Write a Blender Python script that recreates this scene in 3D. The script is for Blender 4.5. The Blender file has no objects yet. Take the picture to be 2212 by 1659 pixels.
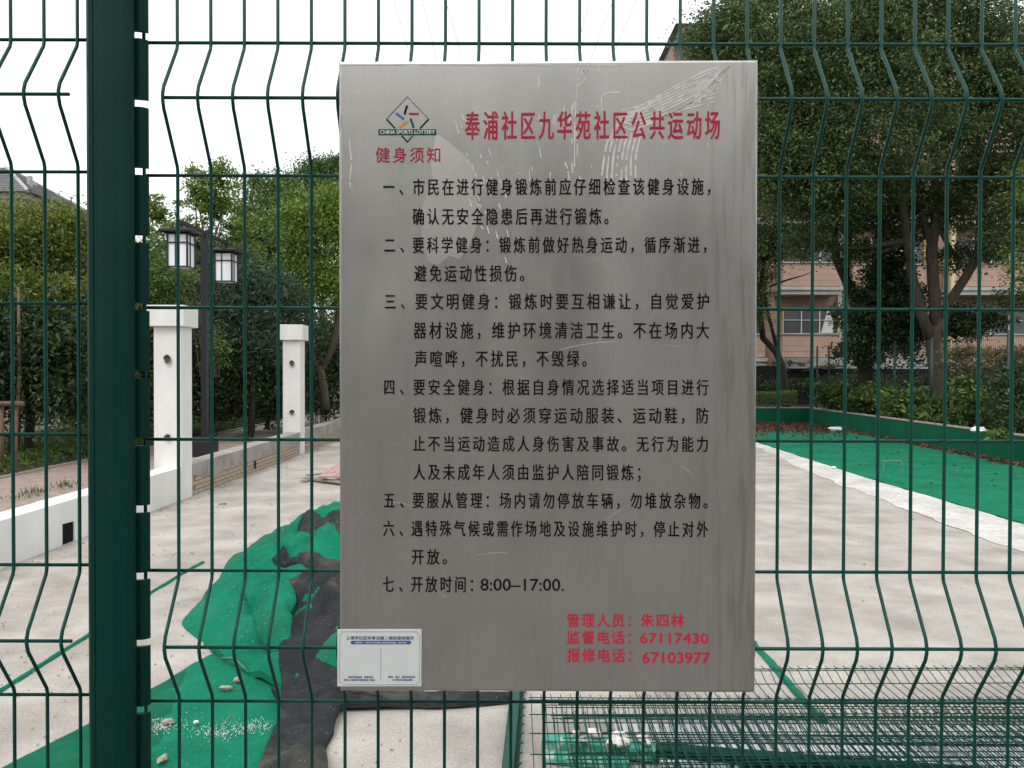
import bpy, math, random
import numpy as np
from mathutils import Vector, Matrix, noise
from mathutils.geometry import delaunay_2d_cdt
R = math.radians
rng = np.random.default_rng(7)
random.seed(7)
SC = bpy.context.scene
COL = SC.collection

# ------------------------------------------------------------------ camera
CAMZ = 1.75
PITCH, ROLL = R(-0.76), R(0.15)
cd = bpy.data.cameras.new('camera'); cam = bpy.data.objects.new('camera', cd); COL.objects.link(cam)
cam.matrix_world = Matrix.Translation((0, 0, CAMZ)) @ Matrix.Rotation(R(90) + PITCH, 4, 'X') @ Matrix.Rotation(ROLL, 4, 'Z')
FP = 1725.0                      # focal length in units of 1/2212 of the picture width
cd.sensor_width = 36; cd.lens = 36 * FP / 2212; cd.clip_start = .05; cd.clip_end = 2000
SC.camera = cam
CM = cam.matrix_world.to_3x3()

# ------------------------------------------------------------------ sky, sun, exposure
SUN_EL, SUN_AZ = R(58), R(205)
w = bpy.data.worlds.new('World'); SC.world = w; w.use_nodes = True
nt = w.node_tree; nt.nodes.clear()
sky = nt.nodes.new('ShaderNodeTexSky'); sky.sky_type = 'NISHITA'; sky.sun_disc = False
sky.sun_elevation = SUN_EL; sky.sun_rotation = SUN_AZ; sky.air_density = 1.5; sky.dust_density = 6
hs = nt.nodes.new('ShaderNodeHueSaturation'); hs.inputs['Saturation'].default_value = .2
mx = nt.nodes.new('ShaderNodeMix'); mx.data_type = 'RGBA'; mx.inputs['Factor'].default_value = .72
mx.inputs['B'].default_value = (11.0, 11.2, 11.6, 1)       # even white cloud cover
bg = nt.nodes.new('ShaderNodeBackground'); bg.inputs['Strength'].default_value = .15
wo = nt.nodes.new('ShaderNodeOutputWorld')
nt.links.new(sky.outputs[0], hs.inputs['Color']); nt.links.new(hs.outputs[0], mx.inputs['A'])
nt.links.new(mx.outputs['Result'], bg.inputs['Color']); nt.links.new(bg.outputs[0], wo.inputs[0])
sd = bpy.data.lights.new('sun', 'SUN'); sd.energy = 1.3; sd.angle = R(20); sd.color = (1, .96, .9)
sun = bpy.data.objects.new('sun', sd); COL.objects.link(sun)
sdir = Vector((math.sin(SUN_AZ) * math.cos(SUN_EL), math.cos(SUN_AZ) * math.cos(SUN_EL), math.sin(SUN_EL)))
sun.rotation_euler = sdir.to_track_quat('Z', 'Y').to_euler()
SC.view_settings.view_transform = 'Standard'; SC.view_settings.look = 'None'
SC.view_settings.exposure = 0; SC.view_settings.gamma = 1; SC.view_settings.use_curve_mapping = False
SC.render.film_transparent = False
SC.cycles.max_bounces = 6; SC.cycles.transparent_max_bounces = 8

# ------------------------------------------------------------------ pixel -> place
def ray(px, py):
    return CM @ Vector(((px - 1106) / FP, -(py - 829.5) / FP, -1))
O = Vector((0, 0, CAMZ))
def G(px, py, z=0.0):
    r = ray(px, py); return O + r * ((z - CAMZ) / r.z)
def D(px, py, Y):
    r = ray(px, py); return O + r * (Y / r.y)

# ------------------------------------------------------------------ materials
def mat(name, col, rough=.7, metal=0, col2=None, scale=5, detail=6, bump=0, bscale=None, stretch=None,
        col3=None, scale3=1.2, lo=.35, hi=.65, spec=None, trans=0, coord='Object', fine=0, speck=None, spsc=55):
    m = bpy.data.materials.new(name); m.use_nodes = True
    n = m.node_tree.nodes; l = m.node_tree.links
    b = n['Principled BSDF']
    b.inputs['Roughness'].default_value = rough; b.inputs['Metallic'].default_value = metal
    if spec is not None: b.inputs['Specular IOR Level'].default_value = spec
    b.inputs['Base Color'].default_value = (*col, 1)
    tc = n.new('ShaderNodeTexCoord'); mp = n.new('ShaderNodeMapping')
    l.new(tc.outputs[coord], mp.inputs[0])
    if stretch: mp.inputs['Scale'].default_value = stretch
    src = None
    if col2:
        nz = n.new('ShaderNodeTexNoise'); nz.inputs['Scale'].default_value = scale; nz.inputs['Detail'].default_value = detail
        nz.inputs['Roughness'].default_value = .62
        l.new(mp.outputs[0], nz.inputs['Vector'])
        cr = n.new('ShaderNodeMapRange'); cr.inputs['From Min'].default_value = lo; cr.inputs['From Max'].default_value = hi
        l.new(nz.outputs['Fac'], cr.inputs['Value'])
        mi = n.new('ShaderNodeMix'); mi.data_type = 'RGBA'
        mi.inputs['A'].default_value = (*col, 1); mi.inputs['B'].default_value = (*col2, 1)
        l.new(cr.outputs[0], mi.inputs['Factor']); src = mi.outputs['Result']
        if col3:
            nz3 = n.new('ShaderNodeTexNoise'); nz3.inputs['Scale'].default_value = scale3; nz3.inputs['Detail'].default_value = 8
            nz3.inputs['Roughness'].default_value = .68
            mp3 = n.new('ShaderNodeMapping'); mp3.inputs['Location'].default_value = (13, 5, 2)
            l.new(tc.outputs[coord], mp3.inputs[0]); l.new(mp3.outputs[0], nz3.inputs['Vector'])
            cr3 = n.new('ShaderNodeMapRange'); cr3.inputs['From Min'].default_value = .52; cr3.inputs['From Max'].default_value = .68
            l.new(nz3.outputs['Fac'], cr3.inputs['Value'])
            m3 = n.new('ShaderNodeMix'); m3.data_type = 'RGBA'; m3.inputs['B'].default_value = (*col3, 1)
            l.new(cr3.outputs[0], m3.inputs['Factor']); l.new(src, m3.inputs['A']); src = m3.outputs['Result']
        if fine:
            nf = n.new('ShaderNodeTexNoise'); nf.inputs['Scale'].default_value = fine; nf.inputs['Detail'].default_value = 3
            l.new(tc.outputs[coord], nf.inputs['Vector'])
            rf = n.new('ShaderNodeMapRange'); rf.inputs['From Min'].default_value = .3; rf.inputs['From Max'].default_value = .7
            rf.inputs['To Min'].default_value = .80; rf.inputs['To Max'].default_value = 1.14
            l.new(nf.outputs['Fac'], rf.inputs['Value'])
            mf = n.new('ShaderNodeVectorMath'); mf.operation = 'SCALE'
            l.new(src, mf.inputs[0]); l.new(rf.outputs[0], mf.inputs['Scale']); src = mf.outputs[0]
        if speck:
            ns_ = n.new('ShaderNodeTexNoise'); ns_.inputs['Scale'].default_value = spsc; ns_.inputs['Detail'].default_value = 1
            l.new(tc.outputs[coord], ns_.inputs['Vector'])
            rs_ = n.new('ShaderNodeMapRange'); rs_.inputs['From Min'].default_value = .72; rs_.inputs['From Max'].default_value = .76; rs_.inputs['To Max'].default_value = .6
            l.new(ns_.outputs['Fac'], rs_.inputs['Value'])
            mk = n.new('ShaderNodeMix'); mk.data_type = 'RGBA'; mk.inputs['B'].default_value = (*speck, 1)
            l.new(rs_.outputs[0], mk.inputs['Factor']); l.new(src, mk.inputs['A']); src = mk.outputs['Result']
        l.new(src, b.inputs['Base Color'])
    if bump:
        nb = n.new('ShaderNodeTexNoise'); nb.inputs['Scale'].default_value = bscale or scale * 4; nb.inputs['Detail'].default_value = 6
        l.new(mp.outputs[0], nb.inputs['Vector'])
        bp = n.new('ShaderNodeBump'); bp.inputs['Strength'].default_value = bump; bp.inputs['Distance'].default_value = .01
        l.new(nb.outputs['Fac'], bp.inputs['Height']); l.new(bp.outputs[0], b.inputs['Normal'])
    if trans:
        out = n['Material Output']; t = n.new('ShaderNodeBsdfTranslucent'); ms = n.new('ShaderNodeMixShader')
        ms.inputs[0].default_value = trans; t.inputs['Color'].default_value = (*col, 1)
        if src: l.new(src, t.inputs['Color'])
        l.new(b.outputs[0], ms.inputs[1]); l.new(t.outputs[0], ms.inputs[2]); l.new(ms.outputs[0], out.inputs[0])
    return m

def leafmat(name, dark, light, extra=None, rough=.5):
    m = bpy.data.materials.new(name); m.use_nodes = True
    n = m.node_tree.nodes; l = m.node_tree.links; b = n['Principled BSDF']
    b.inputs['Roughness'].default_value = rough; b.inputs['Specular IOR Level'].default_value = .35
    a = n.new('ShaderNodeAttribute'); a.attribute_name = 'tint'
    cr = n.new('ShaderNodeValToRGB'); e = cr.color_ramp.elements
    e[0].color = (*dark, 1); e[0].position = .05; e[1].color = (*light, 1); e[1].position = .85
    if extra:
        q = cr.color_ramp.elements.new(.97); q.color = (*extra, 1)
    l.new(a.outputs['Fac'], cr.inputs[0]); l.new(cr.outputs[0], b.inputs['Base Color'])
    t = n.new('ShaderNodeBsdfTranslucent'); ms = n.new('ShaderNodeMixShader'); ms.inputs[0].default_value = .3
    l.new(cr.outputs[0], t.inputs['Color'])
    l.new(b.outputs[0], ms.inputs[1]); l.new(t.outputs[0], ms.inputs[2]); l.new(ms.outputs[0], n['Material Output'].inputs[0])
    return m

M = {}
M['green_paint'] = mat('green_paint', (.0015, .046, .034), .4, 0, (.003, .062, .046), 9, spec=.2)
M['post_paint'] = mat('post_paint', (.001, .027, .021), .5, 0, (.0015, .034, .026), 6, bump=.06, bscale=420, spec=.12)
M['green_metal'] = mat('green_metal', (.001, .040, .028), .45, 0, (.003, .062, .044), 14, spec=.18)
M['far_green'] = mat('far_green', (.004, .03, .022), .5)
M['concrete'] = mat('concrete', (.27, .245, .215), .9, 0, (.46, .43, .385), 1.5, 14, .25, 60, None, (.29, .25, .21), 1.0, .33, .66, fine=75, speck=(.12, .10, .08))
M['lime'] = mat('lime', (.60, .59, .56), .9, 0, (.42, .395, .35), 1.6, 10, .2, 20, fine=15)
M['soil'] = mat('soil', (.05, .04, .03), .95, 0, (.09, .075, .05), 3, bump=.5, bscale=20)
M['path'] = mat('path', (.33, .25, .215), .85, 0, (.24, .18, .155), 6, bump=.2, bscale=30, fine=9)
M['white_wall'] = mat('white_wall', (.76, .76, .735), .8, 0, (.66, .655, .62), 2.2, 8, .15, 25, (1, 1, .45), (.69, .68, .635), 1.6)
M['render_grey'] = mat('render_grey', (.36, .34, .31), .9, 0, (.24, .215, .19), 3, 8, .5, 18)
M['brick_tan'] = mat('brick_tan', (.34, .25, .17), .9, 0, (.46, .38, .29), 6, 8, .5, 22)
M['mortar'] = mat('mortar', (.40, .32, .24), .95, 0, (.24, .19, .14), 7, bump=.4)
M['turf'] = mat('turf', (.002, .145, .078), .95, 0, (.008, .215, .122), 3, 8, .6, 420, None, (.03, .13, .075), .8, .3, .7, spec=.15, fine=90, speck=(.45, .5, .42), spsc=75)
M['turf_far'] = mat('turf_far', (.002, .125, .062), .95, 0, (.006, .175, .092), 1.5, 6, .3, 90, spec=.15, fine=12)
M['turf_dark'] = mat('turf_dark', (.003, .105, .052), .95, 0, (.008, .15, .08), 3, 8, .6, 420, spec=.15, fine=90)
M['backing'] = mat('backing', (.020, .023, .026), .95, 0, (.040, .043, .046), 6, 8, .8, 300, None, (.10, .10, .075), 1.7, spec=.2, fine=120, speck=(.3, .3, .27), spsc=70)
M['wall_green'] = mat('wall_green', (.001, .085, .04), .8, 0, (.002, .11, .055), 2, bump=.1, spec=.15)
M['kerb'] = mat('kerb', (.36, .31, .28), .85, 0, (.26, .22, .2), 5)
M['black_metal'] = mat('black_metal', (.013, .014, .017), .45)
M['lamp_glass'] = mat('lamp_glass', (.84, .86, .90), .3)
M['bark'] = mat('bark', (.045, .033, .024), .95, 0, (.09, .07, .05), 8, bump=.7, bscale=30, stretch=(1, 1, .25))
M['bark_dark'] = mat('bark_dark', (.018, .014, .011), .95, 0, (.035, .028, .02), 8, bump=.7, bscale=30, stretch=(1, 1, .25))
M['pink'] = mat('pink', (.43, .29, .22), .8, 0, (.36, .24, .18), 1.2, 6)
M['pink_dark'] = mat('pink_dark', (.26, .13, .09), .8)
M['shade_black'] = mat('shade_black', (.012, .012, .012), .9, spec=.1)  # near-black colour standing in for deep shade in openings
M['chipped'] = mat('chipped', (.07, .06, .05), .95, 0, (.16, .14, .12), 40, bump=.6)
M['paving'] = mat('paving', (.16, .15, .14), .9, 0, (.11, .10, .095), 2, 8, .3, 20)
M['cornice'] = mat('cornice', (.42, .42, .39), .8, 0, (.30, .30, .28), 2)
M['window_dark'] = mat('window_dark', (.035, .038, .042), .18, 0, (.07, .07, .07), .8)
M['window_frame'] = mat('window_frame', (.5, .5, .49), .5)
M['curtain'] = mat('curtain', (.5, .5, .47), .9)
M['yellow'] = mat('yellow', (.55, .33, .05), .6)
M['cream'] = mat('cream', (.62, .47, .27), .7)
M['roof'] = mat('roof', (.17, .165, .175), .8, 0, (.23, .22, .23), 1.5)
M['wood_old'] = mat('wood_old', (.34, .29, .23), .9, 0, (.18, .15, .12), 9, bump=.5, stretch=(.2, 3, 3))
M['wood_red'] = mat('wood_red', (.33, .12, .11), .8, 0, (.42, .32, .29), 14)
M['stake'] = mat('stake', (.10, .06, .04), .9, 0, (.17, .11, .07), 8)
M['stone'] = mat('stone', (.38, .33, .27), .9, 0, (.25, .2, .15), 30)
M['chip'] = mat('chip', (.7, .7, .68), .8)
M['foam'] = mat('foam', (.8, .8, .8), .6)
M['turquoise'] = mat('turquoise', (.05, .32, .23), .6, 0, (.42, .5, .44), 22, 6, .4, 30, lo=.5, hi=.62)
M['plaster'] = mat('plaster', (.72, .69, .66), .95, 0, (.5, .45, .42), 12, bump=.8, bscale=25)
M['board_white'] = mat('board_white', (.84, .85, .86), .6, 0, (.72, .72, .72), 3)
M['litter'] = leafmat('litter', (.06, .025, .015), (.18, .10, .06), rough=.9)
M['leaf_yellow'] = leafmat('leaf_yellow', (.05, .09, .014), (.22, .28, .045), (.30, .28, .04))
M['leaf_mid'] = leafmat('leaf_mid', (.035, .08, .016), (.17, .27, .06))
M['leaf_light'] = leafmat('leaf_light', (.06, .12, .015), (.23, .34, .06))
M['leaf_camphor'] = leafmat('leaf_camphor', (.022, .05, .014), (.125, .185, .055), (.16, .2, .05))
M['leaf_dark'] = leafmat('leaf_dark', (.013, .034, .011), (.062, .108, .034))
M['leaf_blue'] = leafmat('leaf_blue', (.022, .052, .028), (.10, .16, .085))
M['leaf_fresh'] = leafmat('leaf_fresh', (.018, .045, .009), (.13, .21, .04))
M['leaf_vine'] = leafmat('leaf_vine', (.05, .055, .02), (.2, .15, .07))
M['grass'] = leafmat('grass', (.025, .055, .01), (.08, .14, .03))
M['flower_red'] = leafmat('flower_red', (.35, .02, .015), (.55, .04, .03))

# ------------------------------------------------------------------ object helpers
def props(o, label=None, cat=None, group=None, kind=None):
    if label: o['label'] = label
    if cat: o['category'] = cat
    if group: o['group'] = group
    if kind: o['kind'] = kind
    return o
def empty(name, loc=(0, 0, 0), **k):
    o = bpy.data.objects.new(name, None); COL.objects.link(o); o.location = loc; o.empty_display_size = .1
    return props(o, **k)
def link(name, me, parent=None, loc=None, rot=None, **k):
    o = bpy.data.objects.new(name, me); COL.objects.link(o)
    if parent: o.parent = parent
    if loc is not None: o.location = loc
    if rot is not None: o.rotation_euler = rot
    return props(o, **k)
class MB:
    def __init__(s): s.v = []; s.f = []; s.mi = []; s.cur = 0
    def add(s, vs, fs):
        n = len(s.v); s.v += [tuple(v) for v in vs]; s.f += [tuple(i + n for i in f) for f in fs]; s.mi += [s.cur] * len(fs); return s
    def box(s, x0, x1, y0, y1, z0, z1):
        return s.add([(x0, y0, z0), (x1, y0, z0), (x1, y1, z0), (x0, y1, z0), (x0, y0, z1), (x1, y0, z1), (x1, y1, z1), (x0, y1, z1)],
              [(0, 3, 2, 1), (4, 5, 6, 7), (0, 1, 5, 4), (1, 2, 6, 5), (2, 3, 7, 6), (3, 0, 4, 7)])
    def hexa(s, b, t):
        return s.add(list(b) + list(t), [(3, 2, 1, 0), (4, 5, 6, 7), (0, 1, 5, 4), (1, 2, 6, 5), (2, 3, 7, 6), (3, 0, 4, 7)])
    def beam(s, a, b, w, h=None):
        a, b = Vector(a), Vector(b); h = h or w; d = (b - a).normalized()
        up = Vector((0, 0, 1)) if abs(d.z) < .95 else Vector((0, 1, 0))
        x = d.cross(up).normalized(); u = x.cross(d)
        q = [(-1, -1), (1, -1), (1, 1), (-1, 1)]
        return s.hexa([a + x * i * w / 2 + u * j * h / 2 for i, j in q], [b + x * i * w / 2 + u * j * h / 2 for i, j in q])
    def tube(s, pts, rad, n=8, caps=True):
        pts = [Vector(p) for p in pts]
        if not hasattr(rad, '__len__'): rad = [rad] * len(pts)
        ref = None; vs = []; fs = []
        for i, p in enumerate(pts):
            d = (pts[min(i + 1, len(pts) - 1)] - pts[max(i - 1, 0)]).normalized()
            if ref is None: ref = d.orthogonal().normalized()
            ref = (ref - d * ref.dot(d)).normalized(); e = d.cross(ref)
            for k in range(n):
                a = 2 * math.pi * k / n; vs.append(p + (ref * math.cos(a) + e * math.sin(a)) * rad[i])
        for i in range(len(pts) - 1):
            for k in range(n):
                a = i * n + k; b = i * n + (k + 1) % n; fs.append((a, b, b + n, a + n))
        if caps: fs.append(tuple(range(n - 1, -1, -1))); fs.append(tuple(range((len(pts) - 1) * n, len(pts) * n)))
        return s.add(vs, fs)
    def prism(s, poly, z0, z1):
        n = len(poly)
        return s.add([(x, y, z0) for x, y in poly] + [(x, y, z1) for x, y in poly],
              [tuple(range(n - 1, -1, -1)), tuple(range(n, 2 * n))] + [(i, (i + 1) % n, n + (i + 1) % n, n + i) for i in range(n)])
    def mesh(s, name, mats, smooth=False, bev=0):
        me = bpy.data.meshes.new(name); me.from_pydata(s.v, [], s.f)
        for m in (mats if isinstance(mats, list) else [mats]): me.materials.append(M[m] if isinstance(m, str) else m)
        if any(s.mi): me.polygons.foreach_set('material_index', s.mi)
        if smooth: me.polygons.foreach_set('use_smooth', [True] * len(s.f))
        me.update(); return me
    def build(s, name, mats, parent=None, smooth=False, bev=0, **k):
        o = link(name, s.mesh(name, mats, smooth), parent, **k)
        if bev:
            b = o.modifiers.new('bevel', 'BEVEL'); b.width = bev; b.segments = 2; b.limit_method = 'ANGLE'
        return o

def quads_mesh(name, ctr, a, b, tint, m):
    """leaf shaped quads: centre, long half-axis a, short half-axis b"""
    n = len(ctr); v = np.empty((n, 4, 3), np.float32)
    v[:, 0] = ctr - a; v[:, 1] = ctr + b - a * .1; v[:, 2] = ctr + a; v[:, 3] = ctr - b - a * .1
    me = bpy.data.meshes.new(name); me.vertices.add(n * 4); me.vertices.foreach_set('co', v.ravel())
    me.loops.add(n * 4); me.loops.foreach_set('vertex_index', np.arange(n * 4, dtype=np.int32))
    me.polygons.add(n); me.polygons.foreach_set('loop_start', np.arange(0, n * 4, 4, dtype=np.int32))
    me.polygons.foreach_set('loop_total', np.full(n, 4, np.int32))
    me.update(calc_edges=True)
    at = me.attributes.new('tint', 'FLOAT', 'FACE'); at.data.foreach_set('value', tint.astype(np.float32))
    me.materials.append(M[m]); return me

def rand_dirs(n, zb=0.0):
    d = rng.normal(size=(n, 3)); d[:, 2] += zb; d /= np.linalg.norm(d, axis=1)[:, None] + 1e-9; return d

def leaves(name, pts, size, tint, m, asp=.45, up=.9, droop=.0):
    n = len(pts); nrm = rand_dirs(n, up)
    t = rand_dirs(n, -droop); a = t - nrm * np.sum(t * nrm, 1)[:, None]; a /= np.linalg.norm(a, axis=1)[:, None] + 1e-9
    b = np.cross(nrm, a); s = size * rng.uniform(.6, 1.25, n)
    return quads_mesh(name, pts, a * (s / 2)[:, None], b * (s * asp / 2)[:, None], tint, m)

def cloud(blobs, n, clump, per=60, shell=.55, squash=1.0):
    """points gathered in clumps through the volume of ellipsoid blobs [(x,y,z,rx,ry,rz)]"""
    B = np.array(blobs, float); vol = B[:, 3] * B[:, 5]; p = vol / vol.sum()
    nc = max(1, n // per); k = rng.choice(len(B), nc, p=p)
    d = rand_dirs(nc, .15); r = rng.uniform(shell ** 2, 1, nc) ** .5 * rng.uniform(.88, 1.1, nc)
    c = B[k, :3] + d * r[:, None] * B[k, 3:6]
    cs = clump * rng.uniform(.5, 1.4, nc); ct = np.clip(rng.normal(.45, .24, nc), 0, 1)
    j = rng.integers(0, nc, n); off = rng.normal(size=(n, 3)) * cs[j][:, None] * np.array([1, 1, .6]) * squash
    pts = c[j] + off
    tint = np.clip(ct[j] + rng.normal(0, .16, n), 0, 1)
    return pts, tint, c

def tree(label, base, blobs, n, leaf, m, clump=.35, trunk_r=.14, bark='bark', name='tree', extra_limbs=None, group=None,
         cat='tree', shell=.5, up=.9, asp=.45, lim=None, tint_shift=0, droop=0):
    """blobs given as (px, py, Y, rpx_x, rpx_y)"""
    root = empty(name, base, label=label, cat=cat, group=group)
    W = []
    for (px, py, Y, rx, ry) in blobs:
        c = D(px, py, Y); k = Y / FP; W.append((c.x, c.y, c.z, rx * k, (rx + ry) / 2 * k, ry * k))
    pts, tint, cc = cloud(W, n, clump, shell=shell)
    if lim is not None:
        keep = lim(pts); pts, tint = pts[keep], tint[keep]
    tint = np.clip(tint + tint_shift, 0, 1)
    b = np.array(base)
    me = leaves('crown', pts - b, leaf, tint, m, asp=asp, up=up, droop=droop)
    link('crown', me, root)
    mb = MB(); top = Vector(W[0][:3]) - Vector(base)
    if extra_limbs:
        ends = []
        for pl, rr in extra_limbs:
            mb.tube([Vector(p) - Vector(base) for p in pl], rr, 9); ends += [(Vector(p) - Vector(base), r_) for p, r_ in list(zip(pl, rr))[-3:]]
        for q in W:
            t = Vector(q[:3]) - Vector(base); e_, r_ = min(ends, key=lambda k: (k[0] - t).length)
            mb.tube([e_, e_.lerp(t, .5) + Vector((0, 0, -.15)), t], [r_ * .8, r_ * .5, r_ * .25], 6)
    else:
        f = .55
        fork = Vector((top.x * f * .6, top.y * f * .6, top.z * f))
        mb.tube([(0, 0, -.2), fork * .5 + Vector((.05, 0, 0)), fork], [trunk_r, trunk_r * .85, trunk_r * .7], 9)
        for q in W:
            t = Vector(q[:3]) - Vector(base); mid = fork.lerp(t, .5) + Vector((random.uniform(-.2, .2), random.uniform(-.2, .2), .1))
            mb.tube([fork, mid, t], [trunk_r * .55, trunk_r * .38, trunk_r * .15], 6)
    for q in cc[:26]:                                  # twigs that reach into the clumps
        j = int(np.argmin([np.linalg.norm(q - np.array(x[:3])) for x in W])); c0 = Vector(W[j][:3]) - Vector(base)
        t = Vector(q) - Vector(base); mb.tube([c0, c0.lerp(t, .5) + Vector((0, 0, -.1)), t], [trunk_r * .2, trunk_r * .12, trunk_r * .04], 5, False)
    mb.build('trunk', bark, root, smooth=True)
    return root

# ================================================================== THE SETTING
H0 = 60
MB().add([(-400, -200, -.02), (400, -200, -.02), (400, 900, -.02), (-400, 900, -.02)], [(0, 1, 2, 3)]).build('ground', 'soil', kind='structure')
# court slab
cx0, cx1 = -4.55, 10.2
nx, ny = 60, 130; vs = []; fs = []
for j in range(ny + 1):
    for i in range(nx + 1):
        X = cx0 + (12.5 - cx0) * i / nx; Y = 1.25 + 32.75 * j / ny
        vs.append((X, Y, .004 * noise.noise(Vector((X * .5, Y * .5, 0)))))
for j in range(ny):
    for i in range(nx):
        a = j * (nx + 1) + i; fs.append((a, a + 1, a + nx + 2, a + nx + 1))
MB().add(vs, fs).build('concrete_court', 'concrete', kind='structure')

MB().box(-60, 60, -19, 1.249, -.15, -.001).build('outer_pavement', 'paving', kind='structure')

def sheet(outline, z, m, name, jitter=0, step=.3, thick=0, parent=None, **k):
    pts = []
    for i, p in enumerate(outline):
        q = outline[(i + 1) % len(outline)]; L = math.hypot(q[0] - p[0], q[1] - p[1]); c = max(1, int(L / step))
        for t in range(c):
            x = p[0] + (q[0] - p[0]) * t / c; y = p[1] + (q[1] - p[1]) * t / c
            if jitter:
                x += jitter * noise.noise(Vector((x * 1.7, y * 1.7, 3.1))) + jitter * .4 * noise.noise(Vector((x * 7, y * 7, 1)))
                y += jitter * noise.noise(Vector((x * 1.7, y * 1.7, 9.1)))
            pts.append((x, y))
    r = delaunay_2d_cdt([Vector(p) for p in pts], [], [list(range(len(pts)))], 1, 1e-6)
    vs = [(v.x, v.y, z) for v in r[0]]; fs = [tuple(f) for f in r[2]]
    mb = MB().add(vs, fs)
    if thick:
        n = len(pts); mb.add([(x, y, z) for x, y in pts] + [(x, y, z - thick) for x, y in pts], [(i, n + i, n + (i + 1) % n, (i + 1) % n) for i in range(n)])
    return mb.build(name, m, parent, **k)

sheet([(5.22, 1.3), (5.95, 1.3), (6.0, 9.4), (6.0, 13.7), (6.3, 20.8), (6.5, 28.2), (6.35, 28.2), (5.95, 20), (5.25, 13.7), (5.02, 8)], .006, 'lime', 'lime_strip', .10, .07, kind='structure')
sheet([(5.97, 1.3), (9.75, 1.3), (9.80, 15.3), (10.65, 28.25), (6.45, 28.25), (6.3, 20.8), (5.98, 13.7), (5.99, 9.4)], .018, 'turf_far', 'green_turf_field', .02, .3, .008, kind='structure')
# retaining wall with pink kerb
def wall_run(A, B, n, label):
    A, B = Vector(A), Vector(B); d = (B - A).normalized(); nn = Vector((d.y, -d.x)) * .12
    root = empty('green_retaining_wall', (A.x, A.y, 0), label=label, cat='low wall')
    for nm, z0, z1, e, m in (('wall_face', -.01, .545, 0, 'wall_green'), ('kerb', .547, .575, .012, 'kerb')):
        L = (B - A).length; c = n if nm == 'kerb' else 1
        for i in range(c):
            a = d * (L * i / c + (.004 if i else 0)); b = d * (L * (i + 1) / c); o = nn.normalized() * (.16 + e); f = -nn.normalized() * e
            MB().hexa([(a.x + f.x, a.y + f.y, z0), (b.x + f.x, b.y + f.y, z0), (b.x + o.x, b.y + o.y, z0), (a.x + o.x, a.y + o.y, z0)],
                      [(a.x + f.x, a.y + f.y, z1), (b.x + f.x, b.y + f.y, z1), (b.x + o.x, b.y + o.y, z1), (a.x + o.x, a.y + o.y, z1)]).build(nm, m, root)
wall_run((10.65, 28.2), (9.52, 1.3), 28, 'long green retaining wall with pinkish kerb running back along the right side of the court')
wall_run((-4.4, 28.3), (10.64, 28.3), 15, 'green retaining wall closing the far end of the court in front of the trimmed hedge')
sheet([(9.55, -3), (40, -3), (40, 34), (-4.4, 34), (-4.4, 28.47), (10.9, 28.47)], .45, 'soil', 'planting_bed_soil', kind='structure')

# left: path and bed behind the white wall
MB().box(-7.55, -4.80, -2, 60, -.02, .175).build('paved_path', 'path', kind='structure')
MB().box(-60, -7.552, -2, 60, -.02, .19).build('lawn_soil', 'soil', kind='structure')
mb = MB()
for i in range(70):
    y = 1 + i * .8; mb.box(-7.63, -7.535, y, y + .79, .0, .205)
mb.build('path_edging', 'kerb', kind='structure')

# ------------------------------------------------------------------ white perimeter wall, pillars, unpainted stretch
WX = -4.54
def wtop(Y): return .43 + .0045 * (Y - 7)
def hwall(mb, y0, y1, x0, x1, z0, dz=0):
    mb.hexa([(x0, y0, z0), (x1, y0, z0), (x1, y1, z0), (x0, y1, z0)],
            [(x0, y0, wtop(y0) + dz), (x1, y0, wtop(y0) + dz), (x1, y1, wtop(y1) + dz), (x0, y1, wtop(y1) + dz)])
P1, P2, P3 = (10.94, 11.32), (17.1, 17.48), (23.4, 23.78)
root = empty('white_low_wall', (WX, 1, 0), label='white painted low wall at the left edge of the court with a dark square drain hole', cat='wall')
hole = (8.05, 8.27)
mb = MB()
def L(mb): mb.v = [(x - WX, y - 1, z) for x, y, z in mb.v]; return mb
hwall(mb, 0, hole[0], WX - .27, WX, -.02); hwall(mb, hole[1], P1[0] - .002, WX - .27, WX, -.02)
mb.box(WX - .27, WX - .14, hole[0], hole[1], -.02, .44)
mb.hexa([(WX - .14, hole[0], .21), (WX, hole[0], .215), (WX, hole[1], .205), (WX - .14, hole[1], .21)],
        [(WX - .14, hole[0], wtop(8)), (WX, hole[0], wtop(8)), (WX, hole[1], wtop(8.3)), (WX - .14, hole[1], wtop(8.3))])
L(mb).build('wall_body', 'white_wall', root)
L(MB().box(WX - .139, WX - .012, hole[0] + .003, hole[1] - .003, .0, .205)).build('drain_hole_shade', 'shade_black', root)  # black block fills the hole, its inner shade given as colour
def blotch(name, X0, y, z, r, m, parent, off, seed, plane='front'):
    rs = random.Random(seed); n = 11; ring = []
    for k in range(n):
        a = 2 * math.pi * k / n; q = r * rs.uniform(.7, 1.15); ring.append((math.cos(a) * q, math.sin(a) * q * 1.1))
    mb = MB()
    v = [(X0 + a, y, z + b) for a, b in ring] + [(X0 + a * .6, y + .03, z + b * .6) for a, b in ring]
    mb.add(v, [(k, (k + 1) % n, n + (k + 1) % n, n + k) for k in range(n)] + [tuple(range(n, 2 * n))])
    # crater: a raised chipped lip around a dark hollow
    mb.v = [(x - off[0], yy - off[1] - .034, zz) for x, yy, zz in mb.v]
    mb.build(name, m, parent)
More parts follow.
